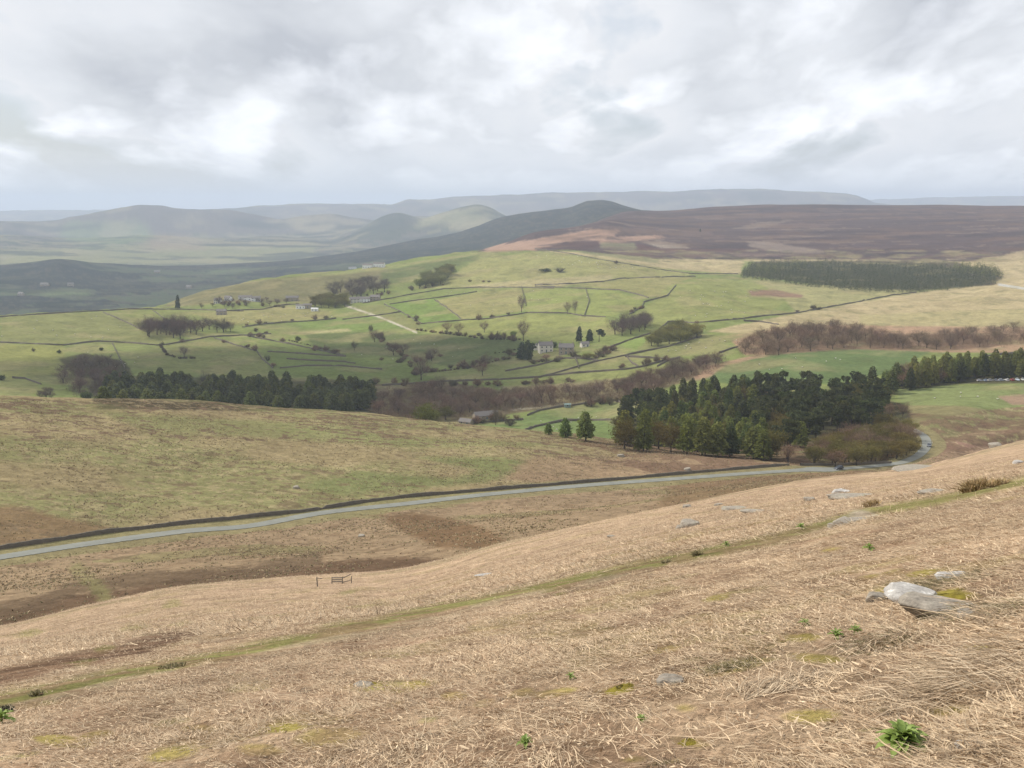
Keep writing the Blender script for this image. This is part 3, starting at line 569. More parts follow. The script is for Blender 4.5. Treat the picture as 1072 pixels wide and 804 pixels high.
WALLS = [
 ([(0, 332), (35, 329.5), (75, 327), (119, 325), (134, 323.7), (200, 324.3), (255, 326)], 'wall along the skyline of the left fields above the dark valley'),
 ([(0, 358.8), (28, 360), (65, 361.6), (103, 357.5), (131, 358.8), (164, 361.6), (175, 361), (219, 353), (247, 351.5), (284, 349.7)], 'long wavy wall running below the small brown copse on the left'),
 ([(108, 327), (131, 337), (149, 345.7)], 'faint wall slanting down from the left skyline to the small copse'),
 ([(117.5, 359.7), (131, 386)], 'short wall dropping from the wavy wall to the left conifer wood'),
 ([(13, 396), (26, 396.6), (43, 402.6)], 'curved wall at the far left beside a clump of brown scrub'),
 ([(237, 325.6), (274.6, 324), (297, 319.5), (313, 318.5)], 'wall running to the white farm sheds on the left ridge'),
 ([(254, 342.8), (271, 340), (293, 338), (319, 336.6), (340, 335), (352, 333.4)], 'wall right of the small copse, along the yellow-green field'),
 ([(358.6, 334.7), (386.6, 331.6), (400, 329.7), (420, 326.7)], 'short wall crossed by the pale farm track'),
 ([(224, 354), (246.6, 361.4), (269, 368), (274.6, 376.3), (286, 385.7)], 'wall curving down to the middle of the left conifer wood'),
 ([(256, 351.5), (274.6, 355), (304.5, 360.5), (330.6, 366), (355, 371.7), (362, 373)], 'upper slanting wall of the dark green fields left of centre'),
 ([(280, 368.3), (304.5, 369.8), (330.6, 371.7), (362, 373.5)], 'level wall meeting the slanting one left of centre'),
 ([(293, 385.7), (319.4, 383.2), (358.6, 383.4), (400, 387)], 'low faint wall just above the right half of the left conifer wood'),
 ([(408, 318.7), (436, 314.6), (469.6, 310.3), (499.4, 305.6)], 'wall rising right from the farm across the bright fields'),
 ([(380, 317.7), (408, 312.7), (425, 309.3), (445, 306), (464, 302.8), (501, 301), (540, 301), (580, 302.2)], 'upper wall from the farm to the brow of the green hill'),
 ([(454.6, 314), (467.7, 322.4), (482.6, 333.6)], 'faint wall slanting down through the bright central field'),
 ([(441.6, 339), (464, 337.3), (484.5, 335.4), (510.6, 334), (542, 329.5), (551.6, 327.6), (580, 328), (593.6, 328), (609, 331), (634, 332)], 'long wall passing behind the tall bare trees above the farmhouses'),
 ([(546, 300), (550.7, 320.5)], 'short wall climbing straight up from the tall bare tree'),
 ([(402, 318.7), (420, 326.7), (441.6, 339.2)], 'faint wall slanting down right from the farm row'),
 ([(480, 399.4), (531, 397.3), (566, 395.3), (595, 387), (623.6, 378.9), (654.4, 372.3), (700, 363), (734.6, 352.2)], 'boldest wall, running up right below the farmhouses to the budding copse'),
 ([(568, 394.3), (607, 390.6), (636, 388.5), (654.4, 387), (671, 384.6), (700, 376.8), (712, 374)], 'lowest wall of the valley fields, just above the brown trees'),
 ([(636, 365), (658.5, 356.3), (681, 349.5)], 'short straight wall rising right of the farm conifers'),
 ([(529, 389), (562, 383), (591, 375.4), (613, 375.8), (625.7, 377.8)], 'wall under the farmhouse garden'),
 ([(654.4, 373.7), (680, 375), (700, 376)], 'faint short wall joining the two bold valley walls on the right'),
 ([(552, 435.3), (564, 430.2), (591, 425.6)], 'dark wall running to the small green shed'),
 ([(598, 425), (623.6, 421), (640, 419.5), (660.6, 424)], 'pale wall right of the small green shed'),
 ([(492, 443.5), (521, 441.4), (548, 439.4)], 'broken wall in front of the long stone barn'),
 ([(560, 260.4), (593.6, 265), (627, 271.6), (660.7, 277.2), (694, 282.8), (725.7, 286.9), (772.7, 286.9)], 'moor edge wall running to the far conifer plantation'),
 ([(560, 298.5), (593.6, 297.4), (631.6, 295), (649.5, 291.8), (698.8, 290), (728, 289.5)], 'wall along the top of the hill fields below the sheep'),
 ([(560, 300), (605, 302), (649.5, 304), (672, 309.7), (679, 312)], 'wall just under the brow of the hill, curving down right'),
 ([(707.7, 298.5), (698.8, 309.7), (674, 316.4), (672, 322), (658.5, 329.4)], 'kinked wall following the pale gully down from the moor'),
 ([(728, 338.3), (761.5, 335.4), (779.4, 333.6), (800, 331), (833.6, 328), (866, 322), (899.4, 316), (935, 309), (959.7, 306.3)], 'long wall sweeping up to the front of the far plantation'),
 ([(778.7, 332.5), (778.7, 336.3), (795, 337), (815, 340)], 'small corner wall above the brown woodland'),
 ([(753, 370), (764, 366), (772, 363.5)], 'wall stub left of the brown woodland'),
 ([(688, 384), (698, 378.5), (712, 375)], 'wall stub among the brown trees above the plantation'),
 ([(1028, 374), (1050, 371.2), (1100, 368)], 'dark wall at the right edge above the roadside conifers'),
 ([(300, 376), (330, 378), (360, 379), (372, 381)], 'faint low wall between the level wall and the left conifer wood'),
 ([(600, 372), (604, 379), (606, 386)], 'short cross wall in the narrow fields below the stone farmhouse'),
 ([(655, 372), (661, 380), (668, 384)], 'short cross wall between the two bold valley walls'),
 ([(690, 345), (700, 337), (728, 338.3)], 'wall joining the budding copse to the long sweeping wall'),
 ([(613, 302.5), (617, 315), (612, 330)], 'faint wall crossing the pale green field right of the climbing wall'),
 ([(180, 343), (172, 334), (160, 325)], 'faint wall from the left skyline down to the left copse'),
 ([(530, 460), (560, 447), (590, 441), (640, 440)], 'faint wall crossing the field behind the moor crest'),
 ([(400, 404), (430, 402), (446, 400.5), (480, 399.4)], 'dark wall in the valley bottom left of the bold wall'),
]
for pxs, lab in WALLS: wall(pxs, lab, gaps=.008, h=1.5)
# ------------------------------------------------------------------ trees
def quads(cent, dirs, ups, L, W):
    """N quads: centre, long axis, side axis"""
    a = cent-dirs*L[:, None]/2-ups*W[:, None]/2; b_ = cent+dirs*L[:, None]/2-ups*W[:, None]*.35
    c = cent+dirs*L[:, None]/2+ups*W[:, None]*.35; d = cent-dirs*L[:, None]/2+ups*W[:, None]/2
    n = len(cent); v = np.stack([a, b_, c, d], 1).reshape(-1, 3); return v, np.arange(n*4).reshape(n, 4)
def unit(v): return v/np.maximum(np.linalg.norm(v, axis=-1, keepdims=True), 1e-6)
def conifer_crown(seed, h=16., rad=3.3, n=1500, fresh=False):
    g = np.random.default_rng(seed); base = h*g.uniform(.08, .2)
    t = g.random(n)**.70                                   # 0 top .. 1 base
    z = h-(h-base)*t; br = rad*((t+.03)**(.42 if not fresh else .46))*(1-.22*t**4)*(1+.13*np.sin(t*38+g.uniform(0, 6)))
    az = g.uniform(0, 2*np.pi, n); lump = 1+.25*np.sin(az*3+z*1.1+seed)+.15*np.sin(az*7-z*2)
    rr = br*lump*np.sqrt(g.uniform(.25, 1.0, n)); 
    cent = np.stack([np.cos(az)*rr, np.sin(az)*rr, z-rr*.28+g.normal(0, .15, n)], 1)
    d = unit(np.stack([np.cos(az), np.sin(az), -.35+g.normal(0, .35, n)], 1)+g.normal(0, .35, (n, 3)))
    s = unit(np.cross(d, g.normal(0, 1, (n, 3))))
    return quads(cent, d, s, g.uniform(.6, 1.3, n)*(.6+.5*t), g.uniform(.3, .65, n))
def pine_crown(seed, h=15., n=1500):
    g = np.random.default_rng(seed); k = 16
    cc = np.stack([g.normal(0, 1.9, k), g.normal(0, 1.9, k), g.uniform(h*.45, h*.92, k)], 1); cc[0] = (0, 0, h*.9); cr = g.uniform(1.1, 2.0, k)
    i = g.integers(0, k, n); dv = unit(g.normal(0, 1, (n, 3)))
    cent = cc[i]+dv*(cr[i]*g.uniform(.6, 1, n))[:, None]*np.array([1, 1, .7]); d = unit(dv+g.normal(0, .6, (n, 3))); s = unit(np.cross(d, g.normal(0, 1, (n, 3))))
    return quads(cent, d, s, g.uniform(.5, 1.0, n), g.uniform(.3, .6, n))
def trunk_mb(h, r, seed, lean=.02, top=1.):
    g = random.Random(seed); mb = MB(); mb.tube([(g.uniform(-lean, lean)*h*t, g.uniform(-lean, lean)*h*t, h*t*top-.4*(t == 0)) for t in (0, .3, .6, .85, 1)], [r*1.3, r, r*.75, r*.4, r*.1], 6); return mb
def broad(seed, h=11., rad=4.6, n=1500, leafy=False, bushy=False):
    """returns trunk MB with limbs, crown quads"""
    g = random.Random(seed); q = np.random.default_rng(seed); tb = MB(); tips = []
    th = h*(.28 if not bushy else .06)
    tb.tube([(0, 0, -.5), (0, 0, th*.6), (g.uniform(-.2, .2), g.uniform(-.2, .2), th)], [.36, .26, .22], 7)
    nl = 7 if not bushy else 9
    for k in range(nl):
        a = 2*math.pi*k/nl+g.uniform(-.4, .4); el = g.uniform(.35, 1.25); L = h*.5*g.uniform(.75, 1.15)
        p0 = Vector((0, 0, th*g.uniform(.75, 1))); dr = Vector((math.cos(a)*math.cos(el)*rad/h*2.0, math.sin(a)*math.cos(el)*rad/h*2.0, math.sin(el)))
        p1 = p0+dr*L*.5+Vector((0, 0, L*.08)); p2 = p1+dr*L*.5+Vector((g.uniform(-.4, .4), g.uniform(-.4, .4), L*.18)); tb.tube([p0, p1, p2], [.14, .09, .03], 5)
        tips += [p1, p2]
        for m in range(3):
            p3 = p1.lerp(p2, g.random()); p4 = p3+(dr+Vector((g.uniform(-.8, .8), g.uniform(-.8, .8), g.uniform(0, .7))))*L*.36; tb.tube([p3, p4], [.035, .012], 4); tips += [p4, p3.lerp(p4, .6)]
    T = np.array([tuple(t) for t in tips]); n0 = int(n*.62); i = q.integers(0, len(T), n)
    cent = T[i]+q.normal(0, h*.075, (n, 3))
    # fine spray filling an uneven dome around the limbs
    dv = unit(q.normal(0, 1, (n-n0, 3))); az = np.arctan2(dv[:, 1], dv[:, 0]); lump = 1+.26*np.sin(az*3+seed+dv[:, 2]*2)+.2*np.sin(az*5+dv[:, 2]*7+seed*2)
    rr = q.uniform(.35, 1, n-n0)**.5*lump; cz = h*(.60 if not bushy else .48); hz = h*(.42 if not bushy else .5)
    cent[n0:] = np.stack([dv[:, 0]*rr*rad, dv[:, 1]*rr*rad, cz+dv[:, 2]*rr*hz], 1)
    lo = h*(.16 if not bushy else .02); cent[:, 2] = np.where(cent[:, 2] < lo, lo+q.random(n)*h*.2, cent[:, 2])
    out = unit(cent-np.array([0, 0, th]))+q.normal(0, .5, (n, 3))+np.array([0, 0, .3])
    d = unit(out); s = unit(np.cross(d, q.normal(0, 1, (n, 3))))
    if leafy: return tb, quads(cent, d, s, q.uniform(.25, .55, n), q.uniform(.15, .32, n))
    return tb, quads(cent, d, s, q.uniform(.5, 1.3, n), q.uniform(.03, .085, n))
def proto(kind, seed):
    root = bpy.data.objects.new(kind, None); COL.objects.link(root)
    if kind == 'spruce_tree': tb = trunk_mb(15, .24, seed); c, m = conifer_crown(seed, 14.5+seed % 4, 3.3+.3*(seed % 2), 1900), M['needle']
    elif kind == 'larch_tree': tb = trunk_mb(15, .22, seed); c, m = conifer_crown(seed, 14+seed % 4, 3.5, 1500, True), M['larch']
    elif kind == 'pine_tree': tb = trunk_mb(13.5, .28, seed, .05); c, m = pine_crown(seed), M['needle']
    elif kind == 'bare_tree': tb, c = broad(seed, 10.5, 4.5, 2000); m = M['twig']
    elif kind == 'budding_tree': tb, c = broad(seed, 9.5, 4.5, 2400, True); m = M['leaf']
    elif kind == 'bush': tb, c = broad(seed, 3.2, 2.2, 700, False, True); m = M['twig']
    elif kind == 'leafy_bush': tb, c = broad(seed, 3.0, 2.2, 700, True, True); m = M['leaf']
    tb.build('trunk', M['bark'], root); mesh_np('crown', c[0], c[1], m, root)
    return root
PROTO = {k: [proto(k, s+i*7) for i in range(n)] for k, n, s in (('spruce_tree', 4, 3), ('larch_tree', 4, 50), ('pine_tree', 3, 90), ('bare_tree', 5, 130), ('budding_tree', 3, 170), ('bush', 3, 200), ('leafy_bush', 2, 230))}
def tree(kind, p, h=1., w=None, col=(1, 1, 1), label=None, cat=None, group=None):
    src = random.choice(PROTO[kind]); o = copy_tree(src); w = w or h
    o.location = (p.x, p.y, p.z-.1); o.rotation_euler = (random.gauss(0, .03), random.gauss(0, .03), random.uniform(0, 6.28)); o.scale = (w, w, h); tag(o, label, cat or kind.replace('_', ' '), group)
    v = random.uniform(.8, 1.22); c = (*(min(1.6, x*v*random.uniform(.93, 1.07)) for x in col), 1)
    for ch in o.children:
        if ch.name.startswith('crown'): ch.color = c
    return o
def scatter(pts, n, rmin, mind, seed=0):
    """world points whose bearings fall in the plan outline pts, kept mind metres apart"""
    g = random.Random(seed); us = [p[0] for p in pts]; vs = [p[1] for p in pts]; out = []; tries = 0
    while len(out) < n and tries < n*60:
        tries += 1; u = g.uniform(min(us), max(us)); v = g.uniform(min(vs), max(vs))
        if not inpoly(pts, np.array([u]), np.array([v]))[0]: continue
        p = P(u, v, rmin)
        if all((p.x-q[0].x)**2+(p.y-q[0].y)**2 > mind**2 for q in out): out.append((p, u, v))
    return out
# plantation at the road bend
PL = [(640, 474), (652, 440), (690, 420), (740, 416), (800, 415), (850, 415), (900, 414), (938, 420), (948, 440), (950, 460), (935, 478), (900, 482), (840, 487), (800, 484), (760, 479), (720, 476), (680, 474)]
G1 = 'conifers of the plantation inside the road bend'
for p, u, v in scatter(PL, 320, 452, 5.7, 1):
    front = v > 466
    if (v > 455+max(0, (885-u))*.30 and u > 835) or (u > 925): continue
    x = random.random(); dark = math.sin(u*.021+1)+math.sin(v*.13+u*.01) > .2
    hs = 1.0 if p.length < 600 else 1.08
    if u > 790 and v < 468 and x < .7 or dark and x < .5: tree('pine_tree', p, random.uniform(.85, 1.15)*hs, 1.15, (1.0, 1.02, .86), 'dark blue-green pine in the plantation inside the road bend', 'pine tree', 'pines of the plantation inside the road bend')
    elif x > .86: tree('budding_tree', p, random.uniform(1.0, 1.35), random.uniform(1.0, 1.25), (.85, .68, .5), 'brown broadleaf crown among the plantation conifers inside the road bend', 'tree', 'broadleaf trees among the plantation conifers')  # meant as bare brown trees, built from the budding tree mesh
    elif x < .52 or front: tree('larch_tree', p, random.uniform(.75, 1.1)*hs, random.uniform(1.05, 1.35), (1.15, 1.12, .85) if x > .2 else (.6, .72, .62), 'fresh green conifer in the plantation inside the road bend', 'conifer', G1)
    else: tree('spruce_tree', p, random.uniform(.75, 1.15)*hs, random.uniform(1.0, 1.3), (1.2, 1.15, .95), 'dark green spruce in the plantation inside the road bend', 'spruce tree', 'spruces of the plantation inside the road bend')
# brown and budding broadleaf edge by the bend
for p, u, v in scatter([(842, 489), (850, 476), (880, 462), (920, 452), (950, 448), (956, 462), (955, 474), (935, 486), (880, 488.5), (820, 487), (790, 485), (815, 481)], 60, 450, 5, 2):
    k = 'budding_tree' if random.random() < .65 else 'bare_tree'
    tree(k, p, random.uniform(.62, .85), random.uniform(.9, 1.1), (.92, .74, .56) if k == 'budding_tree' else (1.15, .95, .8), 'olive brown budding tree at the edge of the plantation by the bend' if k == 'budding_tree' else 'bare brown tree at the edge of the plantation by the bend', 'tree', 'broadleaf trees fringing the plantation by the bend')
for u, v, s in ((700, 428, .6), (735, 424, .7), (800, 440, .8), (815, 445, .8), (870, 420, .9), (905, 418, .9), (925, 424, .9), (930, 440, .9), (915, 430, .8), (945, 436, .7), (652, 461, .6), (662, 458, .6), (672, 462, .6)):
    tree('bare_tree', P(u, v, 452), s, s*1.2, (.95, .78, .66), 'bare brown tree showing among the plantation conifers', 'tree', 'bare trees among the plantation conifers')
# conifer strip on the right
for p, u, v in scatter([(930, 408), (945, 396), (1000, 391), (1085, 388), (1085, 396), (1028, 397), (1000, 401), (960, 408)], 62, 600, 5.5, 3):
    k = 'larch_tree' if random.random() < .6 else ('bare_tree' if random.random() < .5 and u < 1010 else 'spruce_tree')
    lab = {'larch_tree': 'fresh green conifer in the roadside strip by the parked cars', 'spruce_tree': 'dark spruce in the roadside strip by the parked cars', 'bare_tree': 'bare brown tree in the conifer strip by the parked cars'}[k]
    tree(k, p, random.uniform(.9, 1.15)*(1 if u > 945 else .7), 1.1, (1.25, 1.2, .85) if k != 'bare_tree' else (1.1, .85, .72), lab, k.replace('_', ' '), 'trees of the strip beside the parked cars')
for u, v, s in ((937, 404, .8), (932, 412, .9), (926, 410, .8)): tree('larch_tree', P(u, v, 600), s*1.2, s*1.5, (1.0, 1.05, .8), 'yellow-green larch at the left end of the roadside strip', 'larch tree', 'larches at the left end of the roadside strip')
# left conifer wood
for p, u, v in scatter([(108, 430), (112, 408), (150, 402), (250, 404), (330, 407), (392, 409), (390, 424), (370, 434), (250, 431)], 190, 600, 6.0, 4):
    k = 'spruce_tree' if random.random() < .6 else 'larch_tree'
    tree(k, p, random.uniform(.72, .92), 1.4, (1.9, 1.8, 1.5) if k == 'spruce_tree' else (1.0, .98, .9), 'dark green conifer in the wood behind the moor on the left', 'conifer', 'conifers of the left wood')
def bare_group(pts, n, rmin, mind, s0, s1, col, label, group, seed, kind='bare_tree', wide=1.2, cat='tree'):
    for p, u, v in scatter(pts, n, rmin, mind, seed):
        s = random.uniform(s0, s1); tree(kind, p, s, s*wide*random.uniform(.9, 1.15), col, label, cat, group)
bare_group([(66, 402), (68, 382), (90, 378), (118, 384), (128, 396), (110, 412), (85, 412)], 20, 600, 6, .8, 1.1, (.85, .75, .75), 'bare purple-brown tree at the left end of the conifer wood', 'bare trees left of the conifer wood', 5)
bare_group([(38, 420), (44, 410), (58, 408), (55, 420)], 7, 600, 4, .4, .6, (.6, .6, .55), 'low dark scrub tree by the curved wall at far left', 'scrub by the curved wall', 6)
bare_group([(152, 351), (158, 346), (200, 345), (218, 343), (222, 350), (180, 356), (160, 355)], 26, 700, 9, 1.35, 1.8, (.62, .5, .52), 'dark brown tree in the small copse on the left fields', 'trees of the small left copse', 7)
bare_group([(225, 348), (234, 344), (243, 347), (240, 350)], 5, 700, 7, 1.1, 1.5, (.55, .5, .5), 'dark tree in the little clump right of the left copse', 'clump right of the left copse', 8)
# valley woodland
bare_group([(390, 432), (400, 418), (440, 408), (470, 412), (500, 418), (560, 416), (600, 414), (640, 408), (655, 414), (620, 420), (560, 428), (500, 436), (450, 440), (410, 438)], 50, 560, 9, .7, 1.1, (1.05, .88, .78), 'bare russet tree in the valley woodland above the barn', 'bare trees of the valley woodland', 9)
bare_group([(640, 412), (660, 398), (700, 388), (740, 378), (756, 380), (742, 388), (700, 400), (690, 410), (660, 420)], 34, 560, 8, .7, 1.0, (.82, .71, .64), 'bare purplish tree on the slope above the plantation', 'bare trees above the plantation', 10)
bare_group([(425, 446), (450, 434), (470, 440), (460, 446)], 6, 560, 6, .8, 1.1, (.75, .72, .5), 'dark olive tree left of the long barn', 'trees left of the long barn', 11, 'budding_tree')
# brown hill wood
bare_group([(768, 372), (790, 356), (830, 348), (870, 345), (900, 350), (930, 358), (975, 362), (975, 366), (930, 366), (880, 365), (830, 370), (800, 374)], 56, 700, 11, .95, 1.3, (1.0, .87, .70), 'bare brown tree in the wood above the dark green field', 'bare trees of the brown hill wood', 12)
bare_group([(980, 366), (985, 352), (1030, 348), (1090, 344), (1090, 356), (1030, 364)], 22, 700, 12, .8, 1.0, (1.0, .86, .72), 'bare brown tree of the thin wood at the right edge', 'bare trees at the right edge', 13)
# copses near the farm
bare_group([(640, 350), (655, 343), (678, 338), (680, 346), (650, 352)], 15, 700, 9, 1.0, 1.5, (.62, .55, .58), 'dark bare tree in the copse right of the farm conifers', 'copse right of the farm', 14)
bare_group([(680, 364), (690, 352), (715, 346), (732, 350), (730, 354), (700, 362)], 30, 700, 7, .9, 1.3, (1.05, .95, .7), 'yellowish budding tree in the copse along the bold wall', 'budding copse along the bold wall', 15, 'budding_tree')
bare_group([(436, 302), (440, 295), (470, 284), (474, 288), (465, 298), (445, 303)], 26, 1200, 10, 1.3, 1.8, (1.0, .98, .75), 'olive tree in the copse on the shoulder of the green hill', 'copse on the hill shoulder', 16, 'budding_tree')
bare_group([(345, 312), (352, 304), (380, 297), (402, 300), (405, 306), (380, 312)], 22, 1200, 12, 1.3, 2.0, (.6, .58, .58), 'dark tree in the wood above the left farm row', 'wood above the left farm row', 17)
bare_group([(322, 322), (335, 317), (362, 315), (364, 321), (340, 324)], 22, 1200, 9, 1.1, 1.6, (.85, .75, .5), 'ochre budding tree between the white sheds and the farm row', 'trees between the white sheds and the farm', 18, 'budding_tree')
bare_group([(200, 326), (220, 318), (260, 315), (300, 315), (312, 318), (270, 322), (220, 326)], 16, 1200, 12, .6, 1.0, (.7, .65, .6), 'small dark tree among the hamlet on the left ridge', 'trees of the left ridge hamlet', 19)
# singled trees
SOLO = [('bare_tree', 548, 357, 1.45, .8, (.75, .62, .62), 'tall slender bare tree standing immediately left of the farmhouses'), ('bare_tree', 546, 327, 1.3, .9, (.95, .8, .8), 'tall pale bare tree by the wall at the foot of the climbing wall'),
 ('bare_tree', 594, 329, .9, .55, (.9, .78, .75), 'left one of two slim bare trees on the wall above the farm'), ('bare_tree', 602, 329, 1.1, .6, (.9, .78, .75), 'right one of two slim bare trees on the wall above the farm'),
 ('bare_tree', 412, 372, .85, 1.1, (.6, .55, .5), 'dark bare tree in the shaded field, left one of three'), ('bare_tree', 422, 370, .7, 1, (.65, .55, .5), 'low bare tree in the shaded field, middle one of three'), ('bare_tree', 452, 378, .8, .9, (.6, .5, .48), 'bare tree right in the shaded green field above the brown scrub'),
 ('bare_tree', 392, 358, .8, .8, (.75, .65, .6), 'thin bare tree near the end of the level wall'), ('bare_tree', 371, 367, .65, .55, (.45, .42, .38), 'narrow dark tree alone in the shaded field'),
 ('bare_tree', 508, 384, .75, .9, (.6, .52, .5), 'bare tree by the dark wall left of the farmhouses'), ('bush', 490, 386, 1.1, 1.2, (.5, .5, .45), 'small dark bush in the field left of the farm'), ('bare_tree', 441, 398, 1.35, 1.2, (.85, .72, .66), 'large bare tree above the valley scrub left of centre'),
 ('bare_tree', 505, 393, .8, .9, (1, .7, .66), 'reddish bare tree beside the valley wall'), ('bare_tree', 507, 348, .8, .7, (.9, .78, .7), 'bare tree in the hedge under the long wall'), ('bare_tree', 468, 348, .8, .8, (.95, .82, .75), 'leftmost bare tree of the hedge under the long wall'),
 ('bare_tree', 480, 350, .8, .7, (.95, .82, .75), 'second bare tree from the left in the hedge'), ('budding_tree', 537, 355, .7, .6, (1, 1.2, .7), 'yellow-green tree left of the tall slender bare tree'), ('bare_tree', 462, 412, .9, .9, (.8, .7, .6), 'bare tree low in the valley left of the barn'),
 ('bare_tree', 519, 445, 1.1, .75, (.85, .75, .65), 'slim bare tree right in front of the long stone barn'), ('bush', 534, 446, 1.8, 1.7, (.5, .6, .45), 'round dark bush right of the long barn'), ('bare_tree', 567, 422, 1.05, 1.1, (.8, .62, .6), 'rounded dark bare tree above the wall to the green shed'),
 ('bare_tree', 498, 427, 1.0, .9, (.85, .72, .66), 'bare tree rising behind the barn roof'), ('bare_tree', 215, 408, .9, .8, (.5, .52, .48), 'bare tree sticking up behind the conifers of the left wood'),
 ('bush', 35, 368, 1.2, .8, (.5, .55, .45), 'dark bush hanging on the wavy wall at far left'), ('leafy_bush', 62, 370, 1.3, 1.0, (.45, .5, .5), 'dark hawthorn below the wavy wall by the left copse'), ('leafy_bush', 106, 367, 1.2, 1.1, (.4, .45, .4), 'small dark hawthorn in the field left of the copse'),
 ('bare_tree', 193, 374, .7, .8, (.6, .55, .52), 'small bare tree beside the hedge under the left copse'), ('leafy_bush', 1, 398, 1.6, 1.5, (.4, .45, .4), 'dark bush at the very left edge of the fields'), ('leafy_bush', 312, 357, 1.8, 1.6, (.45, .5, .45), 'dark bush where the upper slanting wall begins to fall'),
 ('bush', 268, 347, 1.5, 1.5, (.6, .6, .5), 'bush at the left end of the wall by the copse'), ('spruce_tree', 552, 377, .85, 1.0, (.9, 1, .9), 'larger dark conifer left of the farmhouses'), ('spruce_tree', 545, 376, .75, 1, (.8, .9, .85), 'smaller dark conifer left of the farmhouses'), ('pine_tree', 557, 374, .75, .8, (.7, .8, .8), 'dark pine closest to the farmhouses on their left'),
 ('spruce_tree', 606, 359, .85, .7, (.7, .8, .9), 'tall dark conifer right behind the stone farmhouse'), ('spruce_tree', 617, 359, .7, .8, (.7, .8, .9), 'middle one of three dark conifers right of the farm'), ('pine_tree', 627, 358, .7, .9, (.6, .7, .75), 'rightmost one of three dark conifers right of the farm'),
 ('leafy_bush', 580, 364, 2.2, 1.5, (.5, .65, .5), 'rounded dark green tree between the two farmhouses'), ('bare_tree', 572, 377, .55, .9, (1.1, .7, .7), 'pinkish bare garden tree below the cream farmhouse'), ('bare_tree', 586, 378, .5, .8, (.8, .65, .6), 'bare garden tree below the stone farmhouse'), ('budding_tree', 617, 376, .45, .9, (1, .95, .7), 'olive garden tree right of the farmhouses'),
 ('larch_tree', 613, 461.5, .95, 1.15, (.9, 1, .8), 'largest of three young conifers standing left of the plantation'), ('larch_tree', 592, 458, .55, .85, (.7, .85, .7), 'middle one of three young conifers left of the plantation'), ('larch_tree', 574, 455, .35, .55, (.8, .95, .75), 'smallest of three young conifers left of the plantation'),
 ('leafy_bush', 712, 351, 2.4, 2.2, (1.15, 1.35, .7), 'bright green bush in the budding copse'), ('spruce_tree', 186, 323, .9, .8, (.6, .7, .8), 'dark pointed conifer in the left ridge hamlet'), ('bush', 586, 285, 2.5, 4, (.45, .5, .4), 'dark thorn bush on the brow of the green hill'), ('leafy_bush', 571, 284, 1.6, 4.5, (.35, .4, .35), 'low dark thorn left of the other on the hill brow'),
 ('bush', 645, 276, 1.8, 1.6, (.6, .5, .4), 'small brown thorn by the moor edge wall'), ('spruce_tree', 733, 243, .5, .5, (.6, .6, .6), 'lone tiny conifer out on the heather moor'), ('leafy_bush', 90, 419, 2.2, 2, (.45, .55, .45), 'dark green bush behind the moor crest left of the conifer wood')]
for k, u, v, h, w, c, lab in SOLO:
    gr = 1 if v > 440 or k in ('bush', 'leafy_bush') else 1.5 if k == 'bare_tree' and h > .6 else 1.3 if k != 'bare_tree' else 1
    tree(k, P(u, v, 452 if v > 440 else 560), h*gr, w*gr, tuple(x*1.25 for x in c), lab, {'bush': 'bush', 'leafy_bush': 'bush'}.get(k, 'tree'))
# thorn bushes scattered along the walls and the stream
BL = [([(168, 361), (219, 353), (284, 349)], 5), ([(254, 342), (293, 338), (352, 333)], 6), ([(224, 354), (269, 368), (286, 385)], 6), ([(256, 351), (304, 360), (355, 371)], 12), ([(436, 346), (464, 349), (492, 353), (545, 356)], 26), ([(388, 346), (398, 356), (412, 364), (425, 376), (436, 388)], 22),
      ([(430, 393), (455, 388), (480, 385), (505, 380), (530, 376), (545, 368)], 24), ([(402, 319), (420, 326), (441, 339)], 4), ([(464, 337), (510, 334), (551, 327)], 5), ([(440, 300), (500, 295), (560, 297)], 6), ([(672, 322), (658, 331), (650, 342)], 7), ([(595, 374), (625, 375), (640, 366)], 14), ([(555, 380), (590, 378)], 8),
      ([(490, 444), (548, 439)], 8), ([(560, 430), (660, 421)], 7), ([(390, 402), (440, 404), (520, 404), (600, 400)], 26), ([(728, 338), (800, 331), (870, 322)], 5), ([(230, 318), (262, 320), (312, 322)], 14), ([(380, 311), (420, 306), (460, 300)], 10), ([(640, 388), (700, 378)], 8), ([(400, 378), (430, 380), (470, 372)], 10)]
for ln, n in BL:
    L = resample(ln, 1)
    for k in range(n):
        u, v = random.choice(L); u += random.gauss(0, 2); v += random.gauss(0, .8); big = random.random() < .3; q = random.choice(((.9, .82, .65), (.75, .78, .55), (1.1, .92, .75), (1.25, 1.05, .85)))
        tree('bush', P(u, v, 560), random.uniform(1.6, 2.4) if big else random.uniform(.8, 1.4), random.uniform(1, 1.5)*(1.3 if big else 1), q, 'brown leafless thorn bush along the valley walls and stream', 'bush', 'thorn bushes along the valley walls and stream')
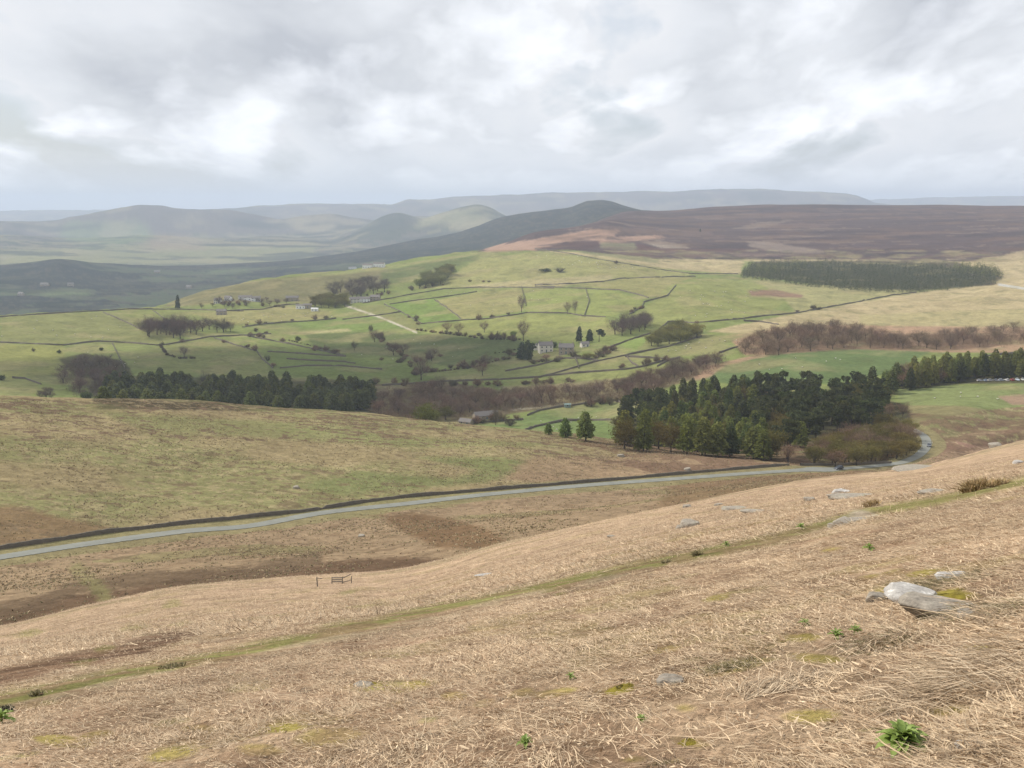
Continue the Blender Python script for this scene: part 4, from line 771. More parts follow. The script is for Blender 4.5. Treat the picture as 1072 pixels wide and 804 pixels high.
# hedges: rows of shrubs merged as one hedge each
def hedge(pxs, label, s=1., rmin=560, col=(.6, .6, .5)):
    vs = []; fs = []; n = 0; L = xyline(pxs, rmin, 3)
    src = [ch for ch in PROTO['bush'][0].children if ch.name.startswith('crown')][0].data
    sv = np.array([v.co for v in src.vertices]); sf = np.array([p.vertices for p in src.polygons]); 
    for a, b2 in zip(L[:-1], L[1:]):
        for k in range(max(1, int((b2-a).length/3.2))):
            q = a.lerp(b2, random.random()); sc = s*random.uniform(.5, 1); al = random.uniform(0, 6.28); ca, sa = math.cos(al), math.sin(al)
            t = sv*sc; t = np.stack([t[:, 0]*ca-t[:, 1]*sa+q.x, t[:, 0]*sa+t[:, 1]*ca+q.y, t[:, 2]+ground(q.x, q.y)-.2], 1); vs.append(t[::1]); fs.append(sf+n); n += len(t)
    o = mesh_np('hedge', np.concatenate(vs), np.concatenate(fs), M['twig']); o.color = (*col, 1); return tag(o, label, 'hedge', 'thorn hedges')
hedge([(168, 362.5), (175, 372), (188, 375.5), (206, 375.5)], 'brown hedge curling under the small left copse')
hedge([(436, 345.7), (464, 349.4), (492, 353), (510.6, 355.6), (545, 356)], 'long thorn hedge running to the tall slender bare tree', .8, col=(.55, .55, .42))
hedge([(518, 370), (530, 369), (545, 365)], 'short dark hedge leading to the farm conifers', .7, col=(.45, .5, .4))
hedge([(300, 356), (330, 363), (355, 370)], 'thin hedge beside the upper slanting wall', .6, col=(.55, .6, .5))
hedge([(594, 372), (612, 374), (636, 371), (640, 366)], 'garden hedge right of the stone farmhouse', .9, col=(.9, .95, .65))
hedge([(430, 392), (470, 388), (500, 384), (520, 378)], 'scrubby hedge crossing the slope below the shaded field', .9, col=(.75, .65, .55))
for pl in PROTO.values():
    for o in pl: wipe(o)
# ------------------------------------------------------------------ woods read as one mass
def mass(name, pts, n, rmin, mind, kinds, mat, label, h, w, seed, sub=260):
    vs = []; fs = []; cs = []; k0 = 0; g = random.Random(seed)
    protos = [conifer_crown(seed+i, h, w, sub) if kinds == 'c' else None for i in range(4)]
    if kinds == 'b': protos = [broad(seed+i, h, w, sub, mat is M['leaf'], True)[1] for i in range(4)]
    for p, u, v in scatter(pts, n, rmin, mind, seed):
        pv, pf = g.choice(protos); sc = g.uniform(.7, 1.2); al = g.uniform(0, 6.28); ca, sa = math.cos(al), math.sin(al)
        vs.append(np.stack([(pv[:, 0]*ca-pv[:, 1]*sa)*sc+p.x, (pv[:, 0]*sa+pv[:, 1]*ca)*sc+p.y, pv[:, 2]*sc*g.uniform(.85, 1.15)+p.z-.3], 1)); fs.append(pf+k0); k0 += len(pv)
    o = mesh_np(name, np.concatenate(vs), np.concatenate(fs), mat); return tag(o, label, 'woodland', kind='stuff')

m_ = mass('bare_thicket', [(385, 434), (400, 412), (440, 404), (520, 410), (600, 408), (655, 400), (745, 374), (762, 380), (742, 392), (700, 404), (660, 418), (600, 425), (540, 432), (500, 438), (440, 446), (410, 440)], 520, 560, 4, 'b', M['twig'], 'brown thicket under the trees of the valley woodland', 5.5, 3.6, 400, 420); m_.color = (.95, .80, .68, 1)
m_ = mass('bare_thicket', [(768, 373), (790, 354), (830, 346), (870, 343), (900, 348), (930, 355), (985, 352), (1090, 344), (1090, 360), (1030, 366), (930, 367), (880, 366), (830, 371), (800, 375)], 420, 700, 5, 'b', M['twig'], 'brown thicket under the trees of the hill wood', 7, 4.6, 420, 420); m_.color = (1.0, .87, .70, 1)
m_ = mass('bare_thicket', [(64, 404), (66, 382), (90, 376), (122, 384), (132, 396), (130, 420), (85, 418)], 90, 600, 4, 'b', M['twig'], 'dark brown thicket at the left end of the conifer wood', 6, 4.0, 430, 420); m_.color = (.75, .66, .64, 1)
FARP = [(776, 291), (782, 281), (800, 278), (850, 277), (900, 278), (950, 281), (1000, 282), (1030, 283), (1048, 290), (1040, 298), (1000, 303), (960, 307), (930, 307), (880, 304), (840, 300), (800, 294)]
m_ = mass('far_conifer_plantation', FARP, 760, 1400, 10, 'c', M['needle'], 'dark conifer plantation below the heather moor', 14, 6.2, 300, 200); m_.color = (.85, .90, .78, 1)
m_ = mass('far_larch_edge', [(776, 289), (782, 279), (860, 276), (862, 281), (800, 288)], 60, 1400, 10, 'c', M['larch'], 'paler larches at the left edge of the far plantation', 14, 5, 310, 200); m_.color = (.95, .95, .75, 1)
m_ = mass('far_larch_corner', [(1000, 286), (1000, 281), (1035, 281), (1050, 289), (1040, 292)], 45, 1400, 10, 'c', M['larch'], 'paler larches at the right end of the far plantation', 14, 5, 320, 200); m_.color = (1.15, 1.1, .85, 1)
m_ = mass('valley_forest', [(0, 330), (0, 278), (60, 272), (120, 277), (220, 276), (300, 273), (380, 262), (440, 252), (505, 240), (520, 246), (500, 262), (440, 275), (360, 284), (260, 292), (180, 318)], 1500, 2500, 26, 'b', M['leaf'], 'dark woodland filling the valley on the left', 15, 11, 330, 60); m_.color = (.30, .31, .34, 1)
# ------------------------------------------------------------------ buildings
def window(root, x, y, z, w, h, ny):
    f = MB().box((x, y+ny*.03, z), (w+.16, .1, h+.16)).build('window', M['white'], root); MB().box((x, y+ny*.085, z), (w, .04, h)).build('pane', M['glass'], f)
def house(u, v, rz, w, d, h, rh, label, wall_m='house', roof_m='roof', chim=1, win=3, floors=2, rmin=560, cat='house', name='farmhouse', door=True):
    p = P(u, v, rmin); r = empty(name, (p.x, p.y, p.z-.3), rz, label, cat); r.scale = (1.2, 1.2, 1.25) if v < 420 else (1, 1, 1)
    b_ = MB(); x, y = w/2, d/2
    b_.add([(-x, -y, -1), (x, -y, -1), (x, y, -1), (-x, y, -1), (-x, -y, h), (x, -y, h), (x, y, h), (-x, y, h), (-x, 0, h+rh), (x, 0, h+rh)], [(0, 1, 5, 4), (2, 3, 7, 6), (1, 2, 6, 9, 5), (3, 0, 4, 8, 7)]); b_.build('wall', M[wall_m], r)
    o = .35; q = MB(); th = .18; sl = rh/y
    for s in (-1, 1):
        V = [(-x-o, s*(y+o), h-sl*o+.02), (x+o, s*(y+o), h-sl*o+.02), (x+o, 0, h+rh+.02), (-x-o, 0, h+rh+.02)]; V += [(a, b2, c+th) for a, b2, c in V]
        q.add(V, [(0, 1, 2, 3), (4, 7, 6, 5), (0, 4, 5, 1), (1, 5, 6, 2), (3, 7, 4, 0), (2, 6, 7, 3)])
    rf = q.build('roof', M[roof_m], r)
    for k in range(chim): MB().box(((-1)**k*(x-.6), 0, h+rh+.5), (.8, .7, 1.6)).build('chimney', M['house'], rf)
    for fl in range(floors):
        for k in range(win):
            xx = -x+w*(k+.5)/win
            if fl == 0 and door and k == win//2:
                dr = MB().box((xx, -y-.03, 1.15), (1.0, .1, 2.1)).build('door', M['door'], r); MB().box((xx+.35, -y-.1, 1.1), (.12, .06, .06)).build('handle', M['rim'], dr); continue
            window(r, xx, -y, 1.5+fl*2.6, 1.0, 1.15, -1)
    return r
house(571, 368, R(12), 11, 7, 5.4, 2.4, 'cream farmhouse with dark roof left of the round green tree', 'cream', chim=2)
house(593, 370, R(-8), 11.5, 7, 5.2, 2.6, 'stone farmhouse with grey slate roof right of the round green tree', 'house', chim=2)
house(561, 366, R(80), 6, 5, 3.2, 1.8, 'small pale outhouse against the farm conifers', 'cream', chim=0, win=2, floors=1, name='outbuilding', cat='outbuilding')
house(612, 363, R(20), 6.5, 4.5, 2.8, 1.5, 'little pale outbuilding beside the three dark conifers', 'cream', chim=0, win=2, floors=1, name='outbuilding', cat='outbuilding')
house(508, 438.5, R(24), 17, 6.5, 3.2, 2.6, 'long low stone barn with grey roof in the valley bottom', 'house', chim=0, win=3, floors=1, name='stone_barn', cat='barn')
house(488, 444, R(-30), 9, 5, 2.4, 1.8, 'small grey roof half hidden left of the long barn', 'house', chim=0, win=2, floors=1, name='outbuilding', cat='outbuilding')
house(594, 426, R(5), 4.5, 3, 2.3, .5, 'small blue-green field shed at the end of the dark wall', 'tin', 'tin', chim=0, win=1, floors=1, name='field_shed', cat='shed', door=False)
house(371, 317, R(20), 12, 8, 4.8, 2.6, 'white gabled house at the left end of the farm row', 'cream', rmin=1200); house(381, 316, R(5), 15, 8, 4.2, 2.4, 'long pale farm building in the middle of the farm row', 'white', rmin=1200, win=4, name='farm_building', cat='farm building')
house(393, 314.5, R(-10), 12, 8, 4.6, 2.6, 'grey stone house at the right end of the farm row', 'house', rmin=1200)
house(315, 322.5, R(0), 11, 7, 3.4, 1.2, 'white farm shed, leftmost of three on the left ridge', 'white', 'roof', chim=0, win=3, floors=1, rmin=1200, name='farm_shed', cat='shed'); house(322, 322, R(12), 10, 7, 3.6, 1.4, 'grey-roofed farm shed, middle one of three on the left ridge', 'house', 'roof', chim=0, win=3, floors=1, rmin=1200, name='farm_shed', cat='shed'); house(329.5, 325.5, R(-5), 8, 5, 3.2, .5, 'bright white trailer-like shed, rightmost of three on the ridge', 'white', 'white', chim=0, win=2, floors=1, rmin=1200, name='farm_shed', cat='shed')
for u, v, w, lab in ((257, 314.5, 17, 'long white house in the hamlet on the left ridge'), (268, 315.5, 12, 'stone house right of the long white one in the hamlet'), (228, 317.5, 8, 'small cream cottage, left in the ridge hamlet'), (239, 315, 8, 'small white cottage right of the cream one in the ridge hamlet'), (232, 329.5, 11, 'stone field barn with pinkish roof above the copse'), (306, 315, 16, 'low grey house at the right end of the hamlet')):
    house(u, v, R(random.uniform(-15, 15)), w, 7, 4.4, 2.2, lab, 'white' if 'white' in lab else 'cream' if 'cream' in lab else 'house', rmin=1200, win=3)
for u, v, w, lab in ((369, 281.5, 24, 'long white barn, leftmost on the far shoulder'), (385, 280.5, 16, 'grey barn in the middle of the far shoulder farm'), (397, 279.2, 18, 'white barn, rightmost on the far shoulder')): house(u, v, R(random.uniform(-5, 8)), w, 10, 5, 2, lab, 'white', rmin=1900, chim=0, win=4, floors=1, name='far_barn', cat='barn')
for u, v, w, lab in ((47, 299.5, 22, 'pale houses in a row deep in the dark valley'), (74, 299.5, 16, 'pale building right of the house row deep in the dark valley'), (22, 309.5, 14, 'pale house nearest the left edge in the dark valley'), (164.5, 286, 18, 'pale house alone in the middle of the dark valley'), (198, 302, 14, 'pale house in the dark valley close to the brown slope')):
    house(u, v, R(random.uniform(-35, 35)), w, 9, 5, 4, lab, 'house', rmin=2800, chim=0, win=5)
# ------------------------------------------------------------------ cars
def make_car(label, cat='car'):
    r = empty('parked_car', (0, 0, 0), 0, label, cat)
    prof = [(-2.08, .32), (-2.12, .62), (-2.0, .88), (-1.55, .93), (-1.75, .95), (-1.0, .98), (1.05, .96), (1.85, .80), (2.1, .60), (2.1, .32)]
    prof = [(-2.08, .30), (-2.12, .62), (-2.05, .90), (-1.6, .95), (1.0, .95), (1.85, .80), (2.1, .60), (2.08, .30)]
    V = []; F = []; n = len(prof)
    for j, (yy, ins) in enumerate(((-.86, .06), (-.78, 0), (.78, 0), (.86, .06))):
        for x, z in prof: V.append((x*(1-ins*.3), yy, z-(ins if z > .5 else 0)))
    for j in range(3):
        for k in range(n): a = j*n+k; b2 = j*n+(k+1) % n; F.append((a, b2, b2+n, a+n))
    F += [tuple(range(n))[::-1], tuple(range(3*n, 4*n))]
    body = MB().add(V, F); body.build('body', M['paint'], r)
    # cabin: glass with painted roof and pillars
    g0 = [(-1.95, .93), (-1.45, 1.38), (.15, 1.40), (1.0, .93)]
    V = [(x, s*(.76 if z < 1 else .60), z) for s in (-1, 1) for x, z in g0]; MB().add(V, [(0, 1, 2, 3), (7, 6, 5, 4), (0, 4, 5, 1), (1, 5, 6, 2), (2, 6, 7, 3)]).build('windows', M['glass'], r)
    rf = MB().box((-.65, 0, 1.415), (1.66, 1.24, .05)); 
    for s in (-1, 1):
        for xa, za, xb, zb in ((-1.97, .93, -1.46, 1.40), (-.55, .93, -.5, 1.40), (.14, 1.41, 1.02, .94)): rf.tube([(xa, s*.775, za), (xb, s*.615, zb)], .035, 4)
    rf.build('roof', M['paint'], r)
    for x in (-1.32, 1.3):
        for s in (-1, 1):
            wv = MB().cyl((x, s*.66, .32), (x, s*.88, .32), .32, 16).build('wheel', M['tyre'], r); MB().cyl((x, s*.87, .32), (x, s*.895, .32), .2, 12).build('rim', M['rim'], wv)
    for s in (-1, 1):
        MB().box((2.07, s*.62, .66), (.1, .32, .14)).build('headlight', M['lamp'], r); MB().box((-2.1, s*.66, .74), (.08, .24, .2)).build('tail_light', M['red'], r)
        MB().box((.72, s*.93, .98), (.12, .16, .11)).build('mirror', M['paint'], r)
    MB().box((2.13, 0, .40), (.04, .5, .11)).build('number_plate', M['white'], r); MB().box((0, 0, .27), (3.6, 1.5, .12)).build('underbody', M['tyre'], r)
    return r
def colour(o, c):
    for ch in o.children: ch.color = (*c, 1)
def place_on_road(o, u, v, flip=0, side=1.3):
    p = P(u, v, 228); i = min(range(len(ROAD)), key=lambda k: (ROAD[k]-p).length); d = ROAD[min(i+1, len(ROAD)-1)]-ROAD[max(i-1, 0)]
    n = Vector((d.y, -d.x, 0)).normalized(); q = ROAD[i]+n*side; o.location = (q.x, q.y, ROAD[i].z+.13); o.rotation_euler = (0, 0, math.atan2(d.y, d.x)+(math.pi if flip else 0))
car = make_car('dark blue car on the lane below the brown trees'); colour(car, (.03, .04, .06)); place_on_road(car, 875, 491, 1); car.name = 'car'
c2 = copy_tree(car); c2['label'] = 'dark grey car on the bend of the road right of the trees'; colour(c2, (.10, .11, .13)); place_on_road(c2, 966.5, 467.5, 1, 1.2)
CC = [(.5, .52, .55), (.25, .33, .45), (.52, .52, .5), (.10, .11, .13), (.42, .46, .5), (.6, .6, .6), (.35, .05, .05), (.55, .62, .7), (.55, .55, .5), (.16, .2, .28), (.48, .48, .48)]
CN = ['silver', 'slate blue', 'off-white', 'black', 'pale grey', 'white', 'dark red', 'light blue', 'cream white', 'navy', 'light grey']
for k, (c, nme) in enumerate(zip(CC, CN)):
    cc_ = copy_tree(car); u = 1026+k*5.6; p = P(u, 399.2-k*.12, 600); cc_.name = 'parked_car'; cc_.location = (p.x, p.y, p.z+.05); cc_.rotation_euler = (0, 0, R(random.choice((82, 95, 5, 262)))); colour(cc_, c)
    cc_['label'] = f'{nme} car in the row parked under the right-hand conifers'; cc_['group'] = 'cars parked under the conifers'
# road sign post on the bend
p = P(976, 464, 400); sg = empty('road_marker', p, 0, 'small white marker post beside the road on the bend', 'marker post'); MB().cyl((0, 0, -.2), (0, 0, 1.1), .06, 8, .05).build('post', M['white'], sg); MB().box((0, 0, .95), (.14, .14, .12)).build('reflector', M['red'], sg)
# ------------------------------------------------------------------ sheep
def make_sheep():
    r = empty('sheep', (0, 0, 0)); bm = bmesh.new(); bmesh.ops.create_uvsphere(bm, u_segments=14, v_segments=9, radius=1)
    for v in bm.verts:
        c = v.co; k = 1+.05*math.sin(c.x*17)*math.sin(c.y*15+c.z*13); v.co = Vector((c.x*.56*k, c.y*.27*k*(1-.12*c.x), .68+c.z*.27*k))
    me = bpy.data.meshes.new('fleece'); bm.to_mesh(me); bm.free(); me.materials.append(M['wool']); [setattr(q, 'use_smooth', True) for q in me.polygons]; o = bpy.data.objects.new('fleece', me); COL.objects.link(o); o.parent = r
    b_ = MB()
    b_.tube([(.35, 0, .75), (.55, 0, .62), (.70, 0, .36), (.80, 0, .20), (.86, 0, .13)], [.15, .12, .095, .075, .03], 8)
    for s in (-1, 1): b_.tube([(.68, s*.08, .40), (.66, s*.19, .40)], [.04, .012], 5)
    for x in (-.33, .3):
        for s in (-1, 1): b_.tube([(x, s*.14, .55), (x+(.03 if x > 0 else -.04), s*.14, .28), (x, s*.14, 0)], [.06, .035, .035], 6)
    b_.tube([(-.42, 0, .6), (0, 0, .6), (.4, 0, .68)], [.18, .2, .17], 8); b_.build('body', M['face'], r, True); return r
sh = make_sheep(); SP = []
def flock(pts, n, seed, lab, gp, s=1.0):
    for p, u, v in scatter(pts, n, 700, 5, seed):
        o = copy_tree(sh); o.location = (p.x, p.y, p.z-.03); o.rotation_euler = (0, 0, random.uniform(0, 6.28)); o.scale = (s*random.uniform(.9, 1.15),)*3; tag(o, lab, 'sheep', gp)
flock([(560, 268), (600, 268), (640, 276), (690, 284), (600, 282)], 28, 1, 'white sheep grazing the brow of the green hill', 'sheep on the hill brow', 1.5)
flock([(730, 300), (790, 300), (780, 330), (700, 335), (690, 320)], 26, 2, 'white sheep in the olive field left of the tan slope', 'sheep in the olive field', 1.3)
flock([(0, 335), (150, 330), (150, 355), (0, 357)], 14, 3, 'white sheep in the top left field', 'sheep in the top left field', 1.3)
flock([(210, 335), (340, 325), (350, 332), (250, 342)], 16, 4, 'white sheep in the field under the white sheds', 'sheep under the white sheds', 1.4)
flock([(690, 365), (760, 355), (780, 358), (700, 372)], 12, 5, 'white sheep in the bright field above the purplish trees', 'sheep above the purplish trees', 1.2)
flock([(770, 375), (860, 370), (900, 375), (800, 392)], 8, 6, 'white sheep in the dark green field', 'sheep in the dark green field', 1.1)
flock([(460, 305), (540, 303), (620, 308), (640, 325), (500, 332)], 16, 7, 'white sheep in the bright central fields', 'sheep in the central fields', 1.2)
flock([(560, 440), (640, 425), (660, 440), (580, 452)], 7, 8, 'white sheep in the field behind the moor crest', 'sheep behind the moor crest', 1.0)
flock([(60, 365), (180, 378), (120, 386)], 8, 9, 'white sheep in the field left of the hedge', 'sheep left of the hedge', 1.1)
flock([(380, 345), (500, 360), (470, 380), (360, 375)], 10, 10, 'white sheep in the shaded central field', 'sheep in the shaded field', 1.1)
flock([(960, 415), (1060, 405), (1040, 430)], 5, 11, 'white sheep in the field right of the plantation', 'sheep right of the plantation', 1.0)
wipe(sh)
# ------------------------------------------------------------------ broken fence on the near hillside
def post(mb, x, y, h, lean=0): z = ground(x, y); mb.tube([(x, y, z-.2), (x+lean, y, z+h)], [.075, .065], 7)
g0 = P(347.5, 611, 60); g1 = P(358.5, 611, 60); g2 = P(368, 610.5, 60)
g0, g1, g2 = [Vector((q.x, q.y, ground(q.x, q.y))) for q in (g0, g1, g2)]
def fence():
    r = empty('broken_fence', g0, 0, 'weathered wooden fence remnant with three posts and sagging rails', 'fence')
    L = [q-g0 for q in (g0, g1, g2)]
    for k, q in enumerate(L): MB().tube([q+Vector((0, 0, -.2)), q+Vector((0, 0, .3)), q+Vector((.03, 0, .56+.03*k))], [.045, .04, .035], 7).build('post', M['wood'], r)
    for z in (.2, .36, .52): MB().box(tuple((L[0]+L[1])/2+Vector((0, -.07, z))), ((L[1]-L[0]).length, .04, .085), math.atan2(L[1].y, L[1].x), ry=-math.atan2((L[1]-L[0]).z, Vector((L[1]-L[0]).xy).length)).build('rail', M['wood'], r)
    MB().tube([L[1]+Vector((0, -.06, .47)), L[2]+Vector((0, -.06, .8))], [.04, .035], 5).build('rail', M['wood'], r); MB().tube([L[1]+Vector((0, -.06, .12)), L[2]+Vector((0, -.06, .3))], [.035, .03], 5).build('rail', M['wood'], r)
fence()
q = P(332.5, 614, 60); r_ = empty('fence_post', q, 0, 'single leaning wooden post with a loose rail left of the fence remnant', 'fence post')
MB().tube([(0, 0, -.2), (-.03, 0, .4), (-.04, 0, .75)], [.055, .05, .045], 7).build('post', M['wood'], r_); MB().tube([(-.08, -.06, .73), (.4, -.06, .66)], [.035, .03], 5).build('rail', M['wood'], r_)

# unseen clouds added above the frame to cast shade on the fields
def unseen_shade_cloud(u, v, rmin, rx, ry, alt, label, seed):
    G = P(u, v, rmin); t = (alt-G.z)/math.sin(R(44)); sd_ = Vector((math.sin(R(-68))*math.cos(R(44)), math.cos(R(-68))*math.cos(R(44)), math.sin(R(44)))); c = G+sd_*t; bm = bmesh.new(); bmesh.ops.create_icosphere(bm, subdivisions=5, radius=1)
    V = np.array([tuple(q.co) for q in bm.verts]); k = 1+.55*fbm(V[:, 0]*2+seed, V[:, 1]*2+V[:, 2]*3, seed, 5)*2
    for q, kk in zip(bm.verts, k): q.co = Vector((q.co.x*rx*kk, q.co.y*ry*kk, q.co.z*90*kk*(1 if q.co.z > 0 else .25)))
    me = bpy.data.meshes.new('unseen_shade_cloud'); bm.to_mesh(me); bm.free(); [setattr(q, 'use_smooth', True) for q in me.polygons]; me.materials.append(M['white']); o = bpy.data.objects.new('unseen_shade_cloud', me); COL.objects.link(o); o.location = c; tag(o, kind='structure'); o['label'] = label
unseen_shade_cloud(300, 388, 600, 230, 190, 1300, 'larger cloud added out of view to shade the valley fields', 3)
unseen_shade_cloud(440, 372, 600, 130, 110, 1300, 'smaller cloud added out of view to shade the fields', 5)
# ------------------------------------------------------------------ rocks
def rockmat(name, lo, hi, lichen):
    m, nt, b = new_mat(name); tc = nd(nt, 'ShaderNodeTexCoord'); pos = tc.outputs['Object']
    c = mixc(nt, 'MIX', ramp(nt, noise(nt, pos, 5, 8, .7), [(.3, g3(0)), (.7, g3(1))]), lo, hi)
    c = mixc(nt, 'MIX', ramp(nt, noise(nt, pos, 3.1, 6, .7), [(.56, g3(0)), (.63, g3(1))]), c, lichen); c = mixc(nt, 'MULTIPLY', .7, c, ramp(nt, noise(nt, pos, 26, 4, .7), [(.3, g3(.5)), (.65, g3(1.25))]))
    nt.links.new(c, b.inputs['Base Color']); bp = nd(nt, 'ShaderNodeBump', i_Strength=.7, i_Distance=.03); nt.links.new(noise(nt, pos, 11, 8, .75), bp.inputs['Height']); nt.links.new(bp.outputs[0], b.inputs['Normal']); return m
M['rock'] = rockmat('gritstone', (.20, .175, .145), (.42, .375, .31), (.30, .29, .21)); M['rockw'] = rockmat('lichened_gritstone', (.30, .28, .26), (.50, .48, .45), (.72, .70, .66))
def rock(u, v, w, d, h, label, seed, rz=0, mat='rock', name='boulder', rmin=0, tilt=(0, 0), sink=.35, sub=4):
    p = P(u, v, rmin); bm = bmesh.new(); bmesh.ops.create_icosphere(bm, subdivisions=sub, radius=1); g = random.Random(seed)
    pl = [(Vector((g.gauss(0, 1), g.gauss(0, 1), g.gauss(.2, .8))).normalized(), g.uniform(.62, .95)) for _ in range(10)]+[(Vector((g.uniform(-.15, .15), g.uniform(-.15, .15), 1)).normalized(), .5)]
    for vv in bm.verts:
        c = vv.co.copy()
        for n_, dd in pl:
            s = c.dot(n_)-dd
            if s > 0: c -= n_*s*.93
        k = 1+.10*(float(fbm(np.array([c.x*2+seed]), np.array([c.y*2+c.z*3]), seed, 4)[0]))*2
        vv.co = Vector((c.x*k*w/1.7, c.y*k*d/1.7, c.z*k*h*1.05))
    me = bpy.data.meshes.new(name); bm.to_mesh(me); bm.free(); me.materials.append(M[mat])
    for q in me.polygons: q.use_smooth = True
    o = bpy.data.objects.new(name, me); COL.objects.link(o); o.location = (p.x, p.y, p.z+h*(.5-sink)); o.rotation_euler = (R(tilt[0]), R(tilt[1]), R(rz)); return tag(o, label, 'rock')
def near_scale(u, v, px, rmin=0): return px/FPX*P(u, v, rmin).length
def rk(u, v, pw, hfrac, label, seed, deep=1.0, **k):
    w = near_scale(u, v, pw, k.get('rmin', 0)); return rock(u, v, w, w*deep, w*hfrac, label, seed, **k)
rk(986, 641, 66, .21, 'big grey-brown boulder half buried in bracken, below the white slab', 8, .9, rz=-12, tilt=(-3, 5), sink=.22); rk(955, 628, 46, .22, 'white lichened slab beside the mossy cushion, left of the big boulder', 9, 1.2, mat='rockw', rz=15, tilt=(0, 6), sink=.1)
rk(1012, 646, 22, .4, 'small brown rock tucked under the right end of the big boulder', 12, .8); rk(919, 629, 20, .5, 'small dark pointed rock left of the white slab', 14, .7); rk(1000, 606, 30, .18, 'pale flat stone showing above the mossy cushion', 16, 1.2, mat='rockw')
rk(701, 718, 26, .55, 'grey rock poking out of the straw beside the combed grass tuft', 21, .8); rk(380, 719, 20, .3, 'flat grey stone with moss on its right end', 23, .8); rk(1012, 781, 22, .15, 'small pale stone right of the leafy green plant', 24, .8, mat='rockw')
rk(722, 551, 17, .5, 'dark blocky boulder alone on the slope above the path', 31, .8, rmin=20); rk(712, 553, 10, .4, 'small stone against the left of the blocky boulder', 32, .8, rmin=20)
rk(770, 533, 26, .12, 'long flat grey slab, upper of a pair on the slope', 33, .5, rmin=20, rz=-10); rk(790, 536, 30, .08, 'long flat grey slab, lower of a pair on the slope', 34, .4, rmin=20, rz=-12)
rk(895, 520, 60, .05, 'very long flat grey outcrop crossing the slope below the lane', 35, .35, rmin=20, rz=10); rk(880, 516, 16, .3, 'pale knobbly stone at the left tip of the long outcrop', 36, .8, mat='rockw', rmin=20); rk(848, 524, 12, .4, 'small grey stone left of the long outcrop', 37, .8, rmin=20)
rk(960, 491, 44, .07, 'low grey outcrop near the top of the near slope', 38, .5, rmin=20, rz=8); rk(1041, 468, 12, .45, 'small grey boulder on the upper right skyline of the slope', 40, .8, rmin=60); rk(1066, 485, 9, .4, 'small pale stone at the right edge above the path', 41, .8, mat='rockw', rmin=40)
rk(884, 549, 20, .4, 'rounded grey stone at the worn end of the path', 42, .8); rk(872, 552, 12, .45, 'small dark stone left of the rounded one by the path', 43, .8); rk(896, 545, 26, .12, 'flat stone step at the worn bare patch of the path', 44, .8)
rk(508, 602, 20, .08, 'pale flat slab lying in the bracken below the lane', 45, .5, mat='rockw', rmin=40, rz=20); rk(979, 515, 34, .08, 'flat grey stone beside the path at the upper right', 46, .4, rz=15); rk(719, 531, 9, .4, 'small grey rock on the skyline above the paired slabs', 47, .8, rmin=60); rk(753, 529, 9, .35, 'dark low rock at the crest left of the paired slabs', 48, .6, rmin=60)
rk(640, 562, 10, .2, 'thin grey slab near the crest left of the blocky boulder', 49, .5, rmin=40)
for k, (u, v) in enumerate(((650, 478), (378, 562), (720, 492), (310, 511))): rk(u, v, 7, .5, ['grey stone on the moor right of the green patch', 'grey stone in the hollow below the lane', 'pale stone on the moor just above the lane', 'white stone on the green patch of the moor'][k], 60+k, .8, rmin=228)
# ------------------------------------------------------------------ moss cushions
mm_, nt, b = new_mat('moss'); tc = nd(nt, 'ShaderNodeTexCoord'); c = mixc(nt, 'MIX', ramp(nt, noise(nt, tc.outputs['Object'], 14, 5, .8), [(.35, g3(0)), (.65, g3(1))]), (.13, .10, .02), (.30, .25, .04)); nt.links.new(c, b.inputs['Base Color']); b.inputs['Roughness'].default_value = 1
bp = nd(nt, 'ShaderNodeBump', i_Strength=1, i_Distance=.02); nt.links.new(noise(nt, tc.outputs['Object'], 60, 4, .8), bp.inputs['Height']); nt.links.new(bp.outputs[0], b.inputs['Normal'])
def moss(u, v, pw, asp, label, seed):
    p = P(u, v); w = pw/FPX*p.length/2; n = 26; V = [(p.x, p.y, ground(p.x, p.y)+w*.20)]; F = []
    for i in range(1, 9):
        for k in range(n):
            a = 2*math.pi*k/n; q = i/8; rr = w*q*(1+.35*float(fbm(np.array([math.cos(a)*1.7+seed]), np.array([math.sin(a)*1.7]), seed, 3)[0])*2); x = p.x+math.cos(a)*rr; y = p.y+math.sin(a)*rr*asp
            V.append((x, y, ground(x, y)+w*.20*(1-q**2)-.02*q+.03*float(fbm(np.array([x*9]), np.array([y*9]), seed, 3)[0])))
    for k in range(n): F.append((0, 1+k, 1+(k+1) % n, 1+k))
    F = [(1+i*n+k, 1+i*n+(k+1) % n, 1+(i+1)*n+(k+1) % n, 1+(i+1)*n+k) for i in range(7) for k in range(n)]
    me = bpy.data.meshes.new('moss_cushion'); me.from_pydata(V, [], [(0, 1+k, 1+(k+1) % n) for k in range(n)]+F); me.materials.append(mm_); [setattr(q, 'use_smooth', True) for q in me.polygons]
    o = bpy.data.objects.new('moss_cushion', me); COL.objects.link(o); tag(o, label, 'moss')
moss(986, 627, 56, 1.5, 'golden green moss cushion draped behind the big boulder', 3); moss(648, 723, 42, 1.3, 'golden moss hump in the bracken left of the grey rock', 4); moss(388, 716, 24, 1.2, 'little moss cap beside the flat grey stone', 5); moss(720, 777, 30, 1.3, 'olive moss patch at the bottom left of the combed grass', 6)
